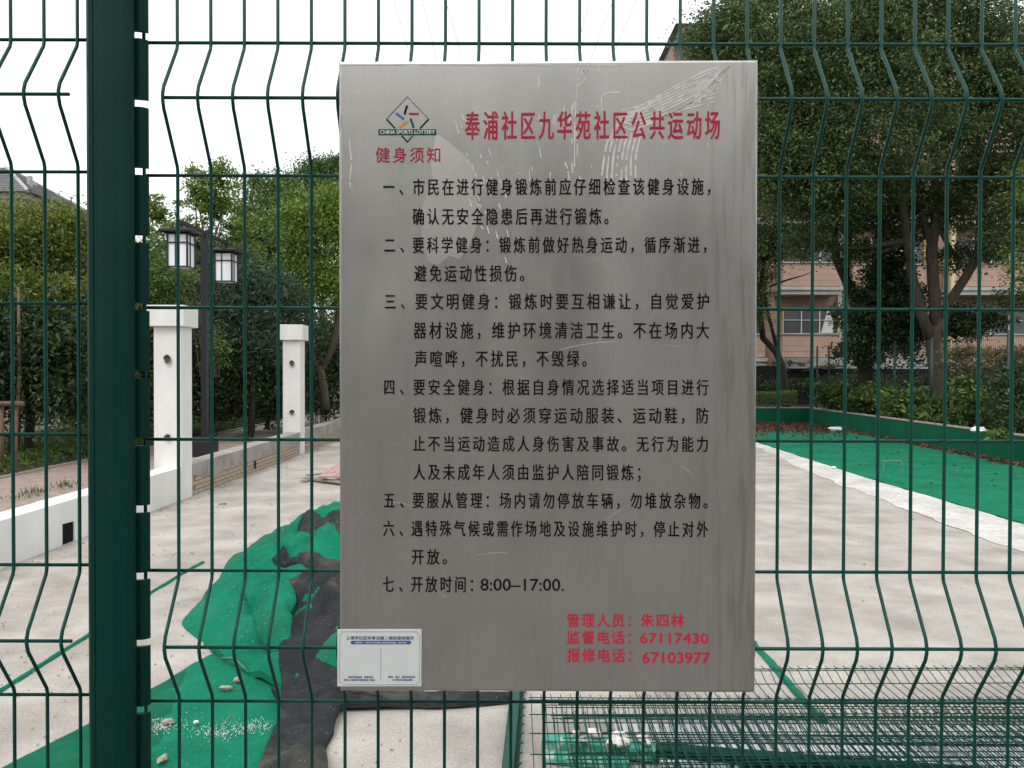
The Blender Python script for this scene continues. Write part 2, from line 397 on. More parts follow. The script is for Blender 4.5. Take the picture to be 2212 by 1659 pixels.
def pillar(y0, y1, x0, x1, ztop, zcap, label, holes, zb=0):
    root = empty('white_pillar', ((x0 + x1) / 2, (y0 + y1) / 2, 0), label=label, cat='pillar', group='white pillars of the perimeter wall')
    ox, oy = (x0 + x1) / 2, (y0 + y1) / 2; w = (x1 - x0) / 2; d = (y1 - y0) / 2
    MB().box(-w, w, -d, d, -.02, zcap).build('shaft', 'white_wall', root, bev=.008)
    MB().box(-w - .065, w + .065, -d - .065, d + .065, zcap + .001, ztop).build('cap', 'white_wall', root, bev=.008)
    for i, (px, py, rr) in enumerate(holes):
        p = D(px, py, y0); blotch('bolt_hole', p.x, y0, p.z, rr, 'chipped', root, (ox, oy), 5 + i)
pillar(*P1, WX - .37, WX + .005, 2.67, 2.38, 'nearest white pillar, widest in view, beside the black lamp post', [(363, 776, .052), (363, 944, .045)])
pillar(*P2, WX - .37, WX + .005, 2.78, 2.45, 'farther white pillar with two dark bolt holes, close to the left edge of the sign', [(631, 785, .055), (631, 890, .055)])
pillar(*P3, WX - .37, WX + .005, 2.86, 2.53, 'white pillar standing behind the steel sign, third along the wall', [])
def rough_wall(y0, y1, label, hole_px=None):
    root = empty('bare_low_wall', (WX, y0, 0), label=label, cat='wall')
    mb = MB(); hwall(mb, y0, y1, WX - .27, WX - .02, -.02, -.03); mb.v = [(x - WX, y - y0, z) for x, y, z in mb.v]
    mb.build('wall_body', 'mortar', root)
    # grey render coat with a torn lower edge, then coping
    n = int((y1 - y0) / .08); v = []; f = []
    for i in range(n + 1):
        y = y0 + (y1 - y0) * i / n; lo = .22 + .09 * noise.noise(Vector((y * 1.1, 2, 0))) + .035 * noise.noise(Vector((y * 6, 4, 0)))
        t = wtop(y)
        v += [(0.004, y - y0, lo), (.004, y - y0, t), (-.28, y - y0, t), (-.28, y - y0, t - .03), (-.018, y - y0, lo)]
    for i in range(n):
        a = i * 5
        for k in range(3): f.append((a + k, a + 5 + k, a + 6 + k, a + 1 + k))
        f.append((a + 4, a + 9, a + 5, a))
    MB().add(v, f).build('render_coat', 'render_grey', root)
    # the bare bricks below it
    bm = MB().box(0, .22, -.008, .008, 0, .052)
    me = MB().box(-.02, .0, 0, .225, 0, .053).mesh('brick', 'brick_tan')
    c = 0
    for row in range(4):
        y = y0 + (.12 if row % 2 else 0)
        while y + .225 < y1:
            if c < 150:
                link('brick', me, root, (random.uniform(-.004, .0), y - y0 + .005, row * .064 + .006)); c += 1
            y += .237
    if hole_px:
        y = hole_px; MB().add([(.003, y - y0 + .07 * math.cos(a / 9 * 6.283), .13 + .085 * math.sin(a / 9 * 6.283)) for a in range(9)], [tuple(range(9))]).build('weep_hole_shade', 'backing', root)  # flat dark patch on the face, painted as the shade inside a hole
rough_wall(P1[1] + .002, P2[0] - .002, 'unpainted low wall of bare brick and grey render between the two white pillars', 14.1)
rough_wall(P2[1] + .002, P3[0] - .002, 'unpainted low wall beyond the farther white pillar, ending behind the sign')
rough_wall(P3[1] + .002, 28.2, 'unpainted low wall at the far end of the court, hidden by the sign')

# ------------------------------------------------------------------ NEAR FENCE
FY = 1.2
XP, ZP = 72.0 * FY / FP, 285.3 * FY / FP
z_ref = D(1000, 87, FY).z - .003
R_W = .00255
rows_flat = [z_ref - ZP * k for k in range(-2, 10)]
folds = [z_ref, z_ref - 4 * ZP, z_ref - 8 * ZP]      # top row of every V fold
fold_d = .051
def wire_profile(dz=0):
    pts = [(0, 0, rows_flat[0] + .05)]
    for zt in folds:
        zb = zt - ZP; zm = (zt + zb) / 2
        pts += [(0, 0, zt - .006), (0, -.002, zt - .013), (0, -.006, zt - .019), (0, -fold_d * .80, zm + .026), (0, -fold_d * .93, zm + .016), (0, -fold_d, zm + .004), (0, -fold_d, zm - .004),
                (0, -fold_d * .93, zm - .016), (0, -fold_d * .80, zm - .026), (0, -.006, zb + .019), (0, -.002, zb + .013), (0, 0, zb + .006)]
    pts.append((0, 0, .05)); return pts
vw = MB().tube(wire_profile(), R_W, 10).mesh('vertical_wire', 'green_paint', True)
mb = MB(); zz0 = rows_flat[0] + .05
for zt in folds: mb.tube([(0, 0, zz0), (0, 0, zt - .04)], R_W, 10); zz0 = zt - ZP + .04
mb.tube([(0, 0, zz0), (0, 0, .05)], R_W, 10)
vw_end = mb.mesh('vertical_wire', 'green_paint', True)
def fence_panel(x_first, n, label, y, dz, flat_ext, fold_ext, end):
    root = empty('wire_mesh_fence', (x_first, y, 0), label=label, cat='fence panel')
    for i in range(n):
        link('vertical_wire', vw_end if i == end else vw, root, (i * XP, 0, dz))
    xe = (n - 1) * XP
    for zz in rows_flat:
        MB().tube([(-flat_ext[0], .0046, zz + dz), (xe + flat_ext[1], .0046, zz + dz)], R_W, 10).build('horizontal_wire', 'green_paint', root, True)
    for zt in folds:
        MB().tube([(-fold_ext[0], -fold_d + .0046, zt - ZP / 2 + dz), (xe + fold_ext[1], -fold_d + .0046, zt - ZP / 2 + dz)], R_W, 10).build('horizontal_wire', 'green_paint', root, True)
    return root
xf = (313.2 - 1106) / FP * FY
fence_panel(xf, 46, 'green V-fold wire mesh fence panel that carries the steel notice sign', FY, 0, (.002, .01), (-.0465, .01), 0)
xl = (165.8 + 72.0 - 1106) / FP * FY
fence_panel(xl - 44 * XP, 45, 'green V-fold wire mesh fence panel left of the thick post', FY + .006, .0065, (.01, -.01), (.01, -.037), 44)

# post with slotted flange
px_ = lambda px, Y: (px - 1106) / FP * Y
root = empty('fence_post', (px_(240, 1.17), 1.18, 0), label='thick dark green steel fence post with a slotted flange between two mesh panels', cat='fence post')
ox, oy = root.location.x, root.location.y
prof = [(px_(187, 1.178), 1.182), (px_(188, 1.17), 1.172), (px_(193, 1.166), 1.1665), (px_(202, 1.165), 1.165), (px_(204, 1.165), 1.1665), (px_(206, 1.1655), 1.164),
        (px_(222, 1.16), 1.1605), (px_(245, 1.158), 1.1585), (px_(270, 1.16), 1.1600), (px_(284, 1.163), 1.1630), (px_(290.5, 1.168), 1.168), (px_(292, 1.172), 1.173), (px_(293, 1.18), 1.181),
        (px_(291, 1.2), 1.20), (px_(285, 1.22), 1.222), (px_(262, 1.235), 1.236), (px_(235, 1.235), 1.238), (px_(210, 1.23), 1.228), (px_(193, 1.21), 1.205)]
prof = [(x - ox, y - oy) for x, y in prof][::-1]
MB().prism(prof, -.05, 2.9).build('post_body', 'post_paint', root, smooth=False, bev=.0006)
MB().box(-.045, .045, -.03, .06, 2.901, 2.912).build('post_cap', 'post_paint', root)
zg = D(300, 78, 1.185).z; pit = .0998; tabh = .0885
x0, x1 = px_(291, 1.182) - ox, px_(323, 1.188) - ox
tab = MB(); pr = [(x0 - .004, -.002), (x0 + .010, -.0015), (x1 - .004, .0015), (x1 - .0005, .005), (x1, .009), (x1 - .002, .010), (x1 - .004, .008), (x0 - .004, .003)]
tab.prism(pr, 0, tabh); tabm = tab.mesh('flange_tab', 'post_paint')
for k in range(-9, 18):
    link('flange_tab', tabm, root, (0, 0, zg - pit * k + .0055 + random.uniform(-.0004, .0004)))

# ------------------------------------------------------------------ THE SIGN
TL, TR, BL = D(730.6, 130.8, 1.1285), D(1638.8, 127.8, 1.1225), D(724.5, 1489, 1.1290)
ax = (TR - TL).normalized(); up_ = (TL - BL); az = (up_ - ax * up_.dot(ax)).normalized(); ay = az.cross(ax)
SW, SH = (TR - TL).length, up_.length + .003
sign = empty('notice_sign', TL, label='brushed steel notice sign with red and black Chinese rules fixed to the green fence', cat='sign')
Rm = Matrix((ax, ay, az)).transposed(); sign.rotation_euler = Rm.to_euler()
def SL(px, py):
    r = ray(px, py); t = (TL - O).dot(ay) / r.dot(ay); p = O + r * t - TL; return p.dot(ax), p.dot(az)

def steel():
    m = bpy.data.materials.new('brushed_steel'); m.use_nodes = True; n = m.node_tree.nodes; l = m.node_tree.links; b = n['Principled BSDF']
    b.inputs['Metallic'].default_value = .9
    tc = n.new('ShaderNodeTexCoord')
    def nz(scale, st, detail=6, loc=(0, 0, 0)):
        mp = n.new('ShaderNodeMapping'); mp.inputs['Scale'].default_value = st; mp.inputs['Location'].default_value = loc
        t = n.new('ShaderNodeTexNoise'); t.inputs['Scale'].default_value = scale; t.inputs['Detail'].default_value = detail; t.inputs['Roughness'].default_value = .6
        l.new(tc.outputs['Object'], mp.inputs[0]); l.new(mp.outputs[0], t.inputs['Vector']); return t.outputs['Fac']
    def rng_(s, a, b_, c, d):
        r = n.new('ShaderNodeMapRange'); r.inputs[1].default_value = a; r.inputs[2].default_value = b_; r.inputs[3].default_value = c; r.inputs[4].default_value = d
        l.new(s, r.inputs[0]); return r.outputs[0]
    def mixc(f, a, c):
        k = n.new('ShaderNodeMix'); k.data_type = 'RGBA'; l.new(f, k.inputs['Factor'])
        if isinstance(a, tuple): k.inputs['A'].default_value = (*a, 1)
        else: l.new(a, k.inputs['A'])
        k.inputs['B'].default_value = (*c, 1); return k.outputs['Result']
    big = rng_(nz(3, (1, 1, .6)), .35, .68, 0, 1)
    c = mixc(big, (.52, .505, .475), (.41, .395, .365))
    brush = rng_(nz(150, (1, 1, .02), 4), .3, .7, 0, .16)
    c = mixc(brush, c, (.33, .31, .285))
    speck = rng_(nz(90, (1, 1, 1), 3), .70, .78, 0, .5)
    c = mixc(speck, c, (.6, .58, .55))
    # dribble streaks down the right hand margin
    sx = n.new('ShaderNodeSeparateXYZ'); l.new(tc.outputs['Object'], sx.inputs[0])
    mask = rng_(sx.outputs[0], SW - .11, SW - .03, 0, 1)
    st = rng_(nz(85, (1, 1, .07), 3, (3, 1, 1)), .50, .60, 0, .42)
    mu = n.new('ShaderNodeMath'); mu.operation = 'MULTIPLY'; l.new(mask, mu.inputs[0]); l.new(st, mu.inputs[1])
    c = mixc(mu.outputs[0], c, (.25, .225, .20))
    drip = rng_(nz(16, (1, 1, .12), 5, (7, 1, 2)), .60, .70, 0, .2)
    c = mixc(drip, c, (.26, .23, .19))
    l.new(c, b.inputs['Base Color'])
    l.new(rng_(nz(7, (1, 1, .5), 5, (2, 4, 1)), .3, .7, .26, .40), b.inputs['Roughness'])
    bp = n.new('ShaderNodeBump'); bp.inputs['Strength'].default_value = .12; bp.inputs['Distance'].default_value = .0008
    l.new(nz(220, (1, 1, .05), 3), bp.inputs['Height']); l.new(bp.outputs[0], b.inputs['Normal'])
    return m
M['steel'] = steel()
# tray shaped plate: front face with softly rolled edges
def tray():
    mb = MB(); prof = [(.0000, .0165), (.0000, .0060), (.0006, .0030), (.0022, .0008), (.0045, 0)]
    rings = []
    for ins, y in prof:
        ring = []
        for (cx, cz, sxn, szn) in ((0, -SH, 1, 1), (SW, -SH, -1, 1), (SW, 0, -1, -1), (0, 0, 1, -1)):
            ring.append((cx + sxn * ins, y, cz + szn * ins))
        rings.append(ring)
    vs = [p for r_ in rings for p in r_]; fs = []
    for i in range(len(rings) - 1):
        for k in range(4): fs.append((i * 4 + k, i * 4 + (k + 1) % 4, i * 4 + 4 + (k + 1) % 4, i * 4 + 4 + k))
    n0 = (len(rings) - 1) * 4; fs.append((n0, n0 + 1, n0 + 2, n0 + 3)); fs.append((3, 2, 1, 0))
    return mb.add(vs, fs)
tray().build('steel_plate', 'steel', sign)

def paint(name, c, rough=.6, var=.25):
    return mat(name, c, rough, 0, tuple(x + (.30 - x) * var for x in c), 45, 5, lo=.5, hi=.85, spec=.15)
M['ink_black'] = paint('ink_black', (.005, .005, .006), .8, .12); M['ink_red'] = paint('ink_red', (.36, .018, .045)); M['ink_red2'] = paint('ink_red2', (.52, .02, .05), var=.1)
M['ink_navy'] = paint('ink_navy', (.02, .07, .17), var=.1); M['ink_blue'] = mat('ink_blue', (.02, .10, .32), .5)
M['sticker'] = mat('sticker', (.60, .62, .60), .5, 0, (.55, .57, .56), 20); M['ink_white'] = mat('ink_white', (.7, .72, .7), .5)
M['residue'] = mat('residue', (.62, .60, .56), .75, 0, (.5, .48, .45), 60, lo=.4, hi=.6)
M['film'] = mat('film', (.56, .54, .50), .36, .88, (.50, .48, .44), 10)
M['logo_green'] = paint('logo_green', (.01, .07, .06), var=.1); M['logo_orange'] = paint('logo_orange', (.65, .24, .05), var=.1)

DG = bpy.context.evaluated_depsgraph_get()
def text(s, x0, adv, yt, yb, m, ink=.76, bold=.0, parent=None, name='lettering', y=-.0006, latin=None, sxk=1):
    """one row of writing; x0 left ink edge, adv step between characters, yt/yb ink top and bottom (sign pixels)"""
    (X0, Z0), (X1, Z1) = SL(x0, yt), SL(x0 + adv, yb)
    A = X1 - X0; h = abs(Z1 - Z0)
    cu = bpy.data.curves.new('t', 'FONT'); cu.body = s; cu.resolution_u = 3
    if latin: S = h / .727; sx = 1.0
    else: S = h / .90; sx = A * ink / (.90 * S)
    cu.size = S
    if not latin: cu.space_character = 1 + 2 * (A / (S * sx) - 1)
    o = bpy.data.objects.new('t', cu); COL.objects.link(o); DG.update()
    me = bpy.data.meshes.new_from_object(o.evaluated_get(DG)); bpy.data.objects.remove(o); bpy.data.curves.remove(cu)
    n = len(me.vertices); co = np.empty(n * 3, np.float32); me.vertices.foreach_get('co', co); co = co.reshape(-1, 3)
    if latin: sx = (SL(latin, yt)[0] - X0) / max(1e-6, co[:, 0].max() - co[:, 0].min())
    xo = co[:, 0].min() if latin else S * .045
    out = np.zeros_like(co)
    out[:, 0] = X0 + (co[:, 0] - xo) * sx; out[:, 1] = y
    if latin: out[:, 2] = Z1 + co[:, 1]
    else: out[:, 2] = (Z0 + Z1) / 2 + (co[:, 1] - S * .38)
    me.vertices.foreach_set('co', out.ravel())
    if bold:                                            # heavier strokes: shifted copies, each a hair further out
        fs = [tuple(p.vertices) for p in me.polygons]; vs = []; ff = []; e = bold * S
        for i, (dx, dz) in enumerate(((-e, 0), (e, 0), (0, -e * .55), (0, e * .55))):
            q = out.copy(); q[:, 0] += dx; q[:, 2] += dz; q[:, 1] -= i * .00006; vs += [tuple(map(float, v)) for v in q]; ff += [tuple(k + i * n for k in f) for f in fs]
        bpy.data.meshes.remove(me); me = bpy.data.meshes.new(name); me.from_pydata(vs, [], ff)
    me.materials.clear(); me.materials.append(M[m]); me.update(); me.name = name
    return link(name, me, parent or sign)

U = lambda u: 718.2 + u * .4199
rowsA = [(0, '一', '市民在进行健身锻炼前应仔细检查该健身设施，', 262, 415, 75.3, 85, 168), (0, None, '确认无安全隐患后再进行锻炼。', 0, 413, 75.8, 237, 320),
 (0, '二', '要科学健身：锻炼前做好热身运动，循序渐进，', 267, 413, 74.4, 385, 465), (0, None, '避免运动性损伤。', 0, 423, 77.5, 530, 612),
 (0, '三', '要文明健身：锻炼时要互相谦让，自觉爱护', 270, 427, 80.3, 675, 755), (0, None, '器材设施，维护环境清洁卫生。不在场内大', 0, 419, 80.6, 822, 905),
 (0, None, '声喧哗，不扰民，不毁绿。', 0, 425, 78.2, 968, 1050),
 (1, '四', '要安全健身：根据自身情况选择适当项目进行', 265, 417, 76.5, 48, 128), (1, None, '锻炼，健身时必须穿运动服装、运动鞋，防', 0, 417, 80.6, 193, 273),
 (1, None, '止不当运动造成人身伤害及事故。无行为能力', 0, 417, 76.5, 340, 418), (1, None, '人及未成年人须由监护人陪同锻炼；', 0, 417, 76.4, 485, 565),
 (1, '五', '要服从管理：场内请勿停放车辆，勿堆放杂物。', 265, 413, 74.6, 630, 710), (1, '六', '遇特殊气候或需作场地及设施维护时，停止对外', 262, 407, 73.2, 775, 855),
 (1, None, '开放。', 0, 408, 80, 922, 1000), (1, '七', '开放时间：', 260, 405, 75, 1062, 1142)]
for pg, num, s, nu, u0, adv, v0, v1 in rowsA:
    yb = 351 if pg == 0 else 799.2
    a, b = yb + v0 * .4199, yb + v1 * .4199
    if num: text(num + '、', U(nu), 83 * .4199, a, b, 'ink_black', ink=.66, bold=.016)
    text(s, U(u0), adv * .4199, a, b, 'ink_black', bold=.016)
text('8:00–17:00.', U(762), 10, 799.2 + 1070 * .4199, 799.2 + 1134 * .4199, 'ink_black', latin=U(1190), bold=.012)
V4 = lambda u: 702 + u * .4394
W4 = lambda v: 108 + v * .4394
W8 = lambda v: 1242 + v * .4394
text('奉浦社区九华苑社区公共运动场', V4(690), 90.6 * .4394, W4(305), W4(438), 'ink_red', bold=.014)
text('健身须知', V4(250), 84 * .4394, W4(480), W4(552), 'ink_red', ink=.80, bold=.006)
text('管理人员：', V4(1190), 73.5 * .4394, W8(190), W8(255), 'ink_red2', ink=.82, bold=.020)
text('朱四林', V4(1555), 74 * .4394, W8(190), W8(255), 'ink_red2', ink=.82, bold=.020)
text('监督电话：', V4(1190), 73.5 * .4394, W8(275), W8(338), 'ink_red2', ink=.82, bold=.020)
text('67117430', V4(1550), 10, W8(283), W8(335), 'ink_red2', latin=V4(1885), bold=.024)
text('报修电话：', V4(1192), 73.5 * .4394, W8(362), W8(428), 'ink_red2', ink=.82, bold=.020)
text('67103977', V4(1562), 10, W8(377), W8(432), 'ink_red2', latin=V4(1893), bold=.024)

def poly_on_sign(pts, m, name, parent=sign, y=-.0006, U_=V4, W_=W4, **k):
    v = [];
    for u, q in pts: x, z = SL(U_(u), W_(q)); v.append((x, y, z))
    return MB().add(v, [tuple(range(len(v)))]).build(name, m, parent, **k)
def bar(a, b, wd, m, name, parent=sign, y=-.0006, U_=V4, W_=W4):
    a, b = Vector(a), Vector(b); n = (b - a).orthogonal().normalized() * wd / 2
    return poly_on_sign([a + n, b + n, b - n, a - n], m, name, parent, y, U_, W_)
# emblem: thin diamond with heavy lower corners, five coloured bars, green band with white words
emb = empty('emblem', (0, 0, 0)); emb.parent = sign
T_, Lc, Rc, Bc = (405, 230), (303, 340), (510, 340), (405, 452)
bar(T_, Lc, 2.4, 'ink_black', 'outline', emb); bar(T_, Rc, 2.4, 'ink_black', 'outline', emb)
bar(Lc, (345, 386), 7, 'ink_black', 'outline', emb); bar(Rc, (467, 386), 7, 'ink_black', 'outline', emb)
bar((378, 422), Bc, 7, 'ink_black', 'outline', emb); bar((432, 422), Bc, 5, 'ink_black', 'outline', emb)
bar((404, 273), (391, 317), 10, 'ink_black', 'star_bar', emb); bar((349, 311), (388, 340), 11, 'ink_blue', 'star_bar', emb)
bar((413, 314), (462, 314), 10, 'ink_red', 'star_bar', emb); bar((366, 379), (408, 348), 11, 'logo_orange', 'star_bar', emb)
bar((421, 336), (436, 383), 11, 'logo_green', 'star_bar', emb)
bar((263, 404), (547, 404), 27, 'logo_green', 'band', emb, -.0010)
text('CHINA SPORTS LOTTERY', V4(272), 10, W4(395), W4(414), 'ink_white', latin=V4(540), bold=.01, parent=emb, y=-.0014)

# sticker without its codes
stk = empty('sticker', (0, 0, 0)); stk.parent = sign; stk['label'] = 'pale sticker with blue Chinese text in the lower left corner'
q = [(62, 267), (475, 267), (474, 545), (62, 546)]
v = [SL(V4(a), W8(b)) for a, b in q]
MB().add([(x, -.0012, z) for x, z in v] + [(x, .0, z) for x, z in v], [(3, 2, 1, 0), (0, 1, 5, 4), (1, 2, 6, 5), (2, 3, 7, 6), (3, 0, 4, 7)]).build('sticker_sheet', 'sticker', stk)
U5 = lambda u: (1330 + u * .18987) * .54
W5 = lambda v: (2480 + v * .18987) * .54
k = dict(parent=stk, y=-.0016, U_=U5, W_=W5)
fr = [(215, 243), (1780, 243), (1795, 285), (1838, 302), (1838, 1290), (1795, 1308), (1780, 1355), (208, 1355), (195, 1312), (152, 1298), (157, 308), (200, 290)]
for i in range(len(fr)): bar(fr[i], fr[(i + 1) % len(fr)], 5, 'ink_navy', 'border_line', **k)
bar((1022, 605), (1022, 1262), 6, 'ink_navy', 'border_line', **k)
pill = [(420 + 36 * math.cos(a), 466 + 36 * math.sin(a)) for a in np.linspace(math.pi / 2, math.pi * 1.5, 9)] + [(1625 + 36 * math.cos(a), 466 + 36 * math.sin(a)) for a in np.linspace(-math.pi / 2, math.pi / 2, 9)]
poly_on_sign(pill, 'ink_blue', 'blue_pill', stk, -.0016, U5, W5)
text('上海市社区体育设施二维码使用提示', U5(290), U5(1720 - 1630) - U5(0), W5(330), W5(405), 'ink_navy', ink=.9, bold=.012, parent=stk, y=-.0016)
text('温馨提示：扫码前请认真查看二维码是否被覆盖，谨防诈骗！', U5(485), U5(41) - U5(0), W5(448), W5(484), 'ink_white', ink=.95, parent=stk, y=-.0020)
text('更多申城运动、赛事咨询', U5(340), U5(47.5) - U5(0), W5(1172), W5(1212), 'ink_blue', ink=.95, bold=.02, parent=stk, y=-.0016)
text('请扫“上海体育”政务微信二维码', U5(243), U5(47.5) - U5(0), W5(1232), W5(1272), 'ink_blue', ink=.95, bold=.02, parent=stk, y=-.0016)
text('报修、投诉、建议等请扫码', U5(1180), U5(47.5) - U5(0), W5(1168), W5(1208), 'ink_blue', ink=.95, bold=.02, parent=stk, y=-.0016)
text('九华苑公共运动场', U5(1258), U5(53) - U5(0), W5(1228), W5(1272), 'ink_navy', ink=.95, bold=.01, parent=stk, y=-.0016)

# torn protective film and lines of glue left on the steel
poly_on_sign([(545, 412), (600, 445), (640, 480), (690, 520), (728, 570), (735, 640), (745, 740), (752, 830), (735, 905), (700, 980), (660, 1030), (610, 1010), (560, 1060), (510, 1040), (486, 980), (474, 900), (478, 760), (510, 700), (528, 640), (522, 560), (535, 480)], 'film', 'film_patch', y=-.00025)
mb = MB()
def streak(pts, wd, broken=0):
    P = [Vector(SL(V4(a), W4(b))) for a, b in pts]; wd = wd * .4394 * 1.128 / FP
    # catmull resample
    Q = []
    for i in range(len(P) - 1):
        p0, p1, p2, p3 = P[max(i - 1, 0)], P[i], P[i + 1], P[min(i + 2, len(P) - 1)]
        for t in np.linspace(0, 1, 7)[:-1]:
            Q.append(.5 * ((2 * p1) + (p2 - p0) * t + (2 * p0 - 5 * p1 + 4 * p2 - p3) * t * t + (3 * p1 - p0 - 3 * p2 + p3) * t ** 3))
    Q.append(P[-1])
    for i in range(len(Q) - 1):
        if broken and random.random() < broken: continue
        d = (Q[i + 1] - Q[i]);
        if d.length < 1e-6: continue
        n = Vector((-d.y, d.x)).normalized() * wd * random.uniform(.35, .75)
        n2 = Vector((-d.y, d.x)).normalized() * wd * random.uniform(.35, .75)
        mb.add([(Q[i].x + n.x, -.0004, Q[i].y + n.y), (Q[i + 1].x + n2.x, -.0004, Q[i + 1].y + n2.y), (Q[i + 1].x - n2.x, -.0004, Q[i + 1].y - n2.y), (Q[i].x - n.x, -.0004, Q[i].y - n.y)], [(0, 1, 2, 3)])
for k_ in range(9):                                    # fan of ripples from the upper right corner
    o = k_ * 26
    streak([(2005 - k_ * 6, 72 + k_ * 5), (1880 - o * .35, 100 + o * .75), (1700 - o * .8, 190 + o * .95), (1560 - o * .5, 270 + o * .5), (1450 - o * .3, 300 + o * .75)], 7, .14)
for k_ in range(7):
    streak([(1960 - k_ * 8, 120 + k_ * 22), (1900 - k_ * 30, 200 + k_ * 18), (1790 - k_ * 45, 290 + k_ * 16)], 6, .25)
for k_ in range(8):
    x = 1370 + k_ * 24; streak([(x + 20, 440 - k_ * 6), (x + 4 - k_ * 2, 520), (x - 10, 620 + (k_ % 3) * 20)], 8, .12)
for k_ in range(34):
    x = 640 + random.uniform(0, 260); v_ = 330 + (x - 640) * 1.3 + random.uniform(-70, 380); streak([(x, v_), (x + 10, v_ + random.uniform(18, 40))], 5)
for k_ in range(22):
    x = random.uniform(1000, 1250); v_ = random.uniform(250, 620); streak([(x, v_), (x + random.uniform(-12, 20), v_ + random.uniform(20, 60))], 5)
streak([(1242, 60), (1240, 150), (1234, 260), (1228, 380), (1226, 600)], 5, .35)
streak([(1362, 300), (1358, 250), (1375, 215), (1450, 208)], 7); streak([(1048, 135), (1052, 160), (1046, 180)], 8); streak([(1285, 135), (1262, 165), (1235, 182)], 7)
streak([(80, 80), (78, 220), (74, 380)], 6, .2); streak([(70, 75), (400, 72), (900, 74), (1480, 76)], 5, .12); streak([(120, 440), (130, 560), (122, 650), (135, 690)], 6, .2)
for k_ in range(14):
    x = random.uniform(1260, 1370); streak([(x, 78 + random.uniform(0, 20)), (x + 4, 100 + random.uniform(0, 25))], 4)
for k_ in range(40):
    x = random.uniform(90, 1950); v_ = random.uniform(90, 700); streak([(x, v_), (x + random.uniform(-5, 5), v_ + random.uniform(5, 16))], 4)
for k_ in range(26):                                   # hairline scratches
    x = random.uniform(120, 1950); v_ = random.uniform(700, 2900); a = random.uniform(-.9, .9); L_ = random.uniform(30, 160)
    streak([(x, v_), (x + L_ * .5 * math.cos(a), v_ + L_ * .5 * math.sin(a) - 6), (x + L_ * math.cos(a), v_ + L_ * math.sin(a))], 1.3, .15)
streak([(1080, 1500), (1200, 1462), (1330, 1440), (1450, 1432)], 1.8, .05)
mb.build('glue_residue', 'residue', sign, kind='stuff')

# ------------------------------------------------------------------ crumpled artificial turf
C8 = lambda u, v: (324 + u * .3816, 1026 + v * .3816)
ctrl = [(175, 820, .03), (290, 910, .03), (520, 1080, .04), (765, 1190, .05), (1095, 1240, .05), (240, 740, .03), (360, 600, .05), (540, 410, .10), (640, 340, .14), (750, 300, .2), (900, 225, .34), (1056, 165, .46),
        (1056, 330, .46), (800, 420, .24), (640, 600, .12), (560, 800, .10), (700, 850, .15), (900, 700, .25), (1056, 700, .32), (900, 1000, .16), (1056, 1000, .18), (1300, 700, .35),
        (1300, 300, .4), (1500, 900, .12), (1000, 1600, .03), (300, 1400, .015), (1056, 1400, .03), (1500, 1240, .04), (2000, 1240, .03)]
CP = [(G(*C8(u, v), z), z) for u, v, z in ctrl]
def heap(x, y):
    s = 0; t = 0
    for p, z in CP:
        d = ((p.x - x) ** 2 + (p.y - y) ** 2) + .01; wgt = 1 / d ** 2; s += wgt; t += wgt * z
    return t / s
def toW(u, v, off):
    z = .15
    for _ in range(6):
        p = G(*C8(u, v), z); z = .5 * z + .5 * (heap(p.x, p.y) + off)
    return p.x, p.y
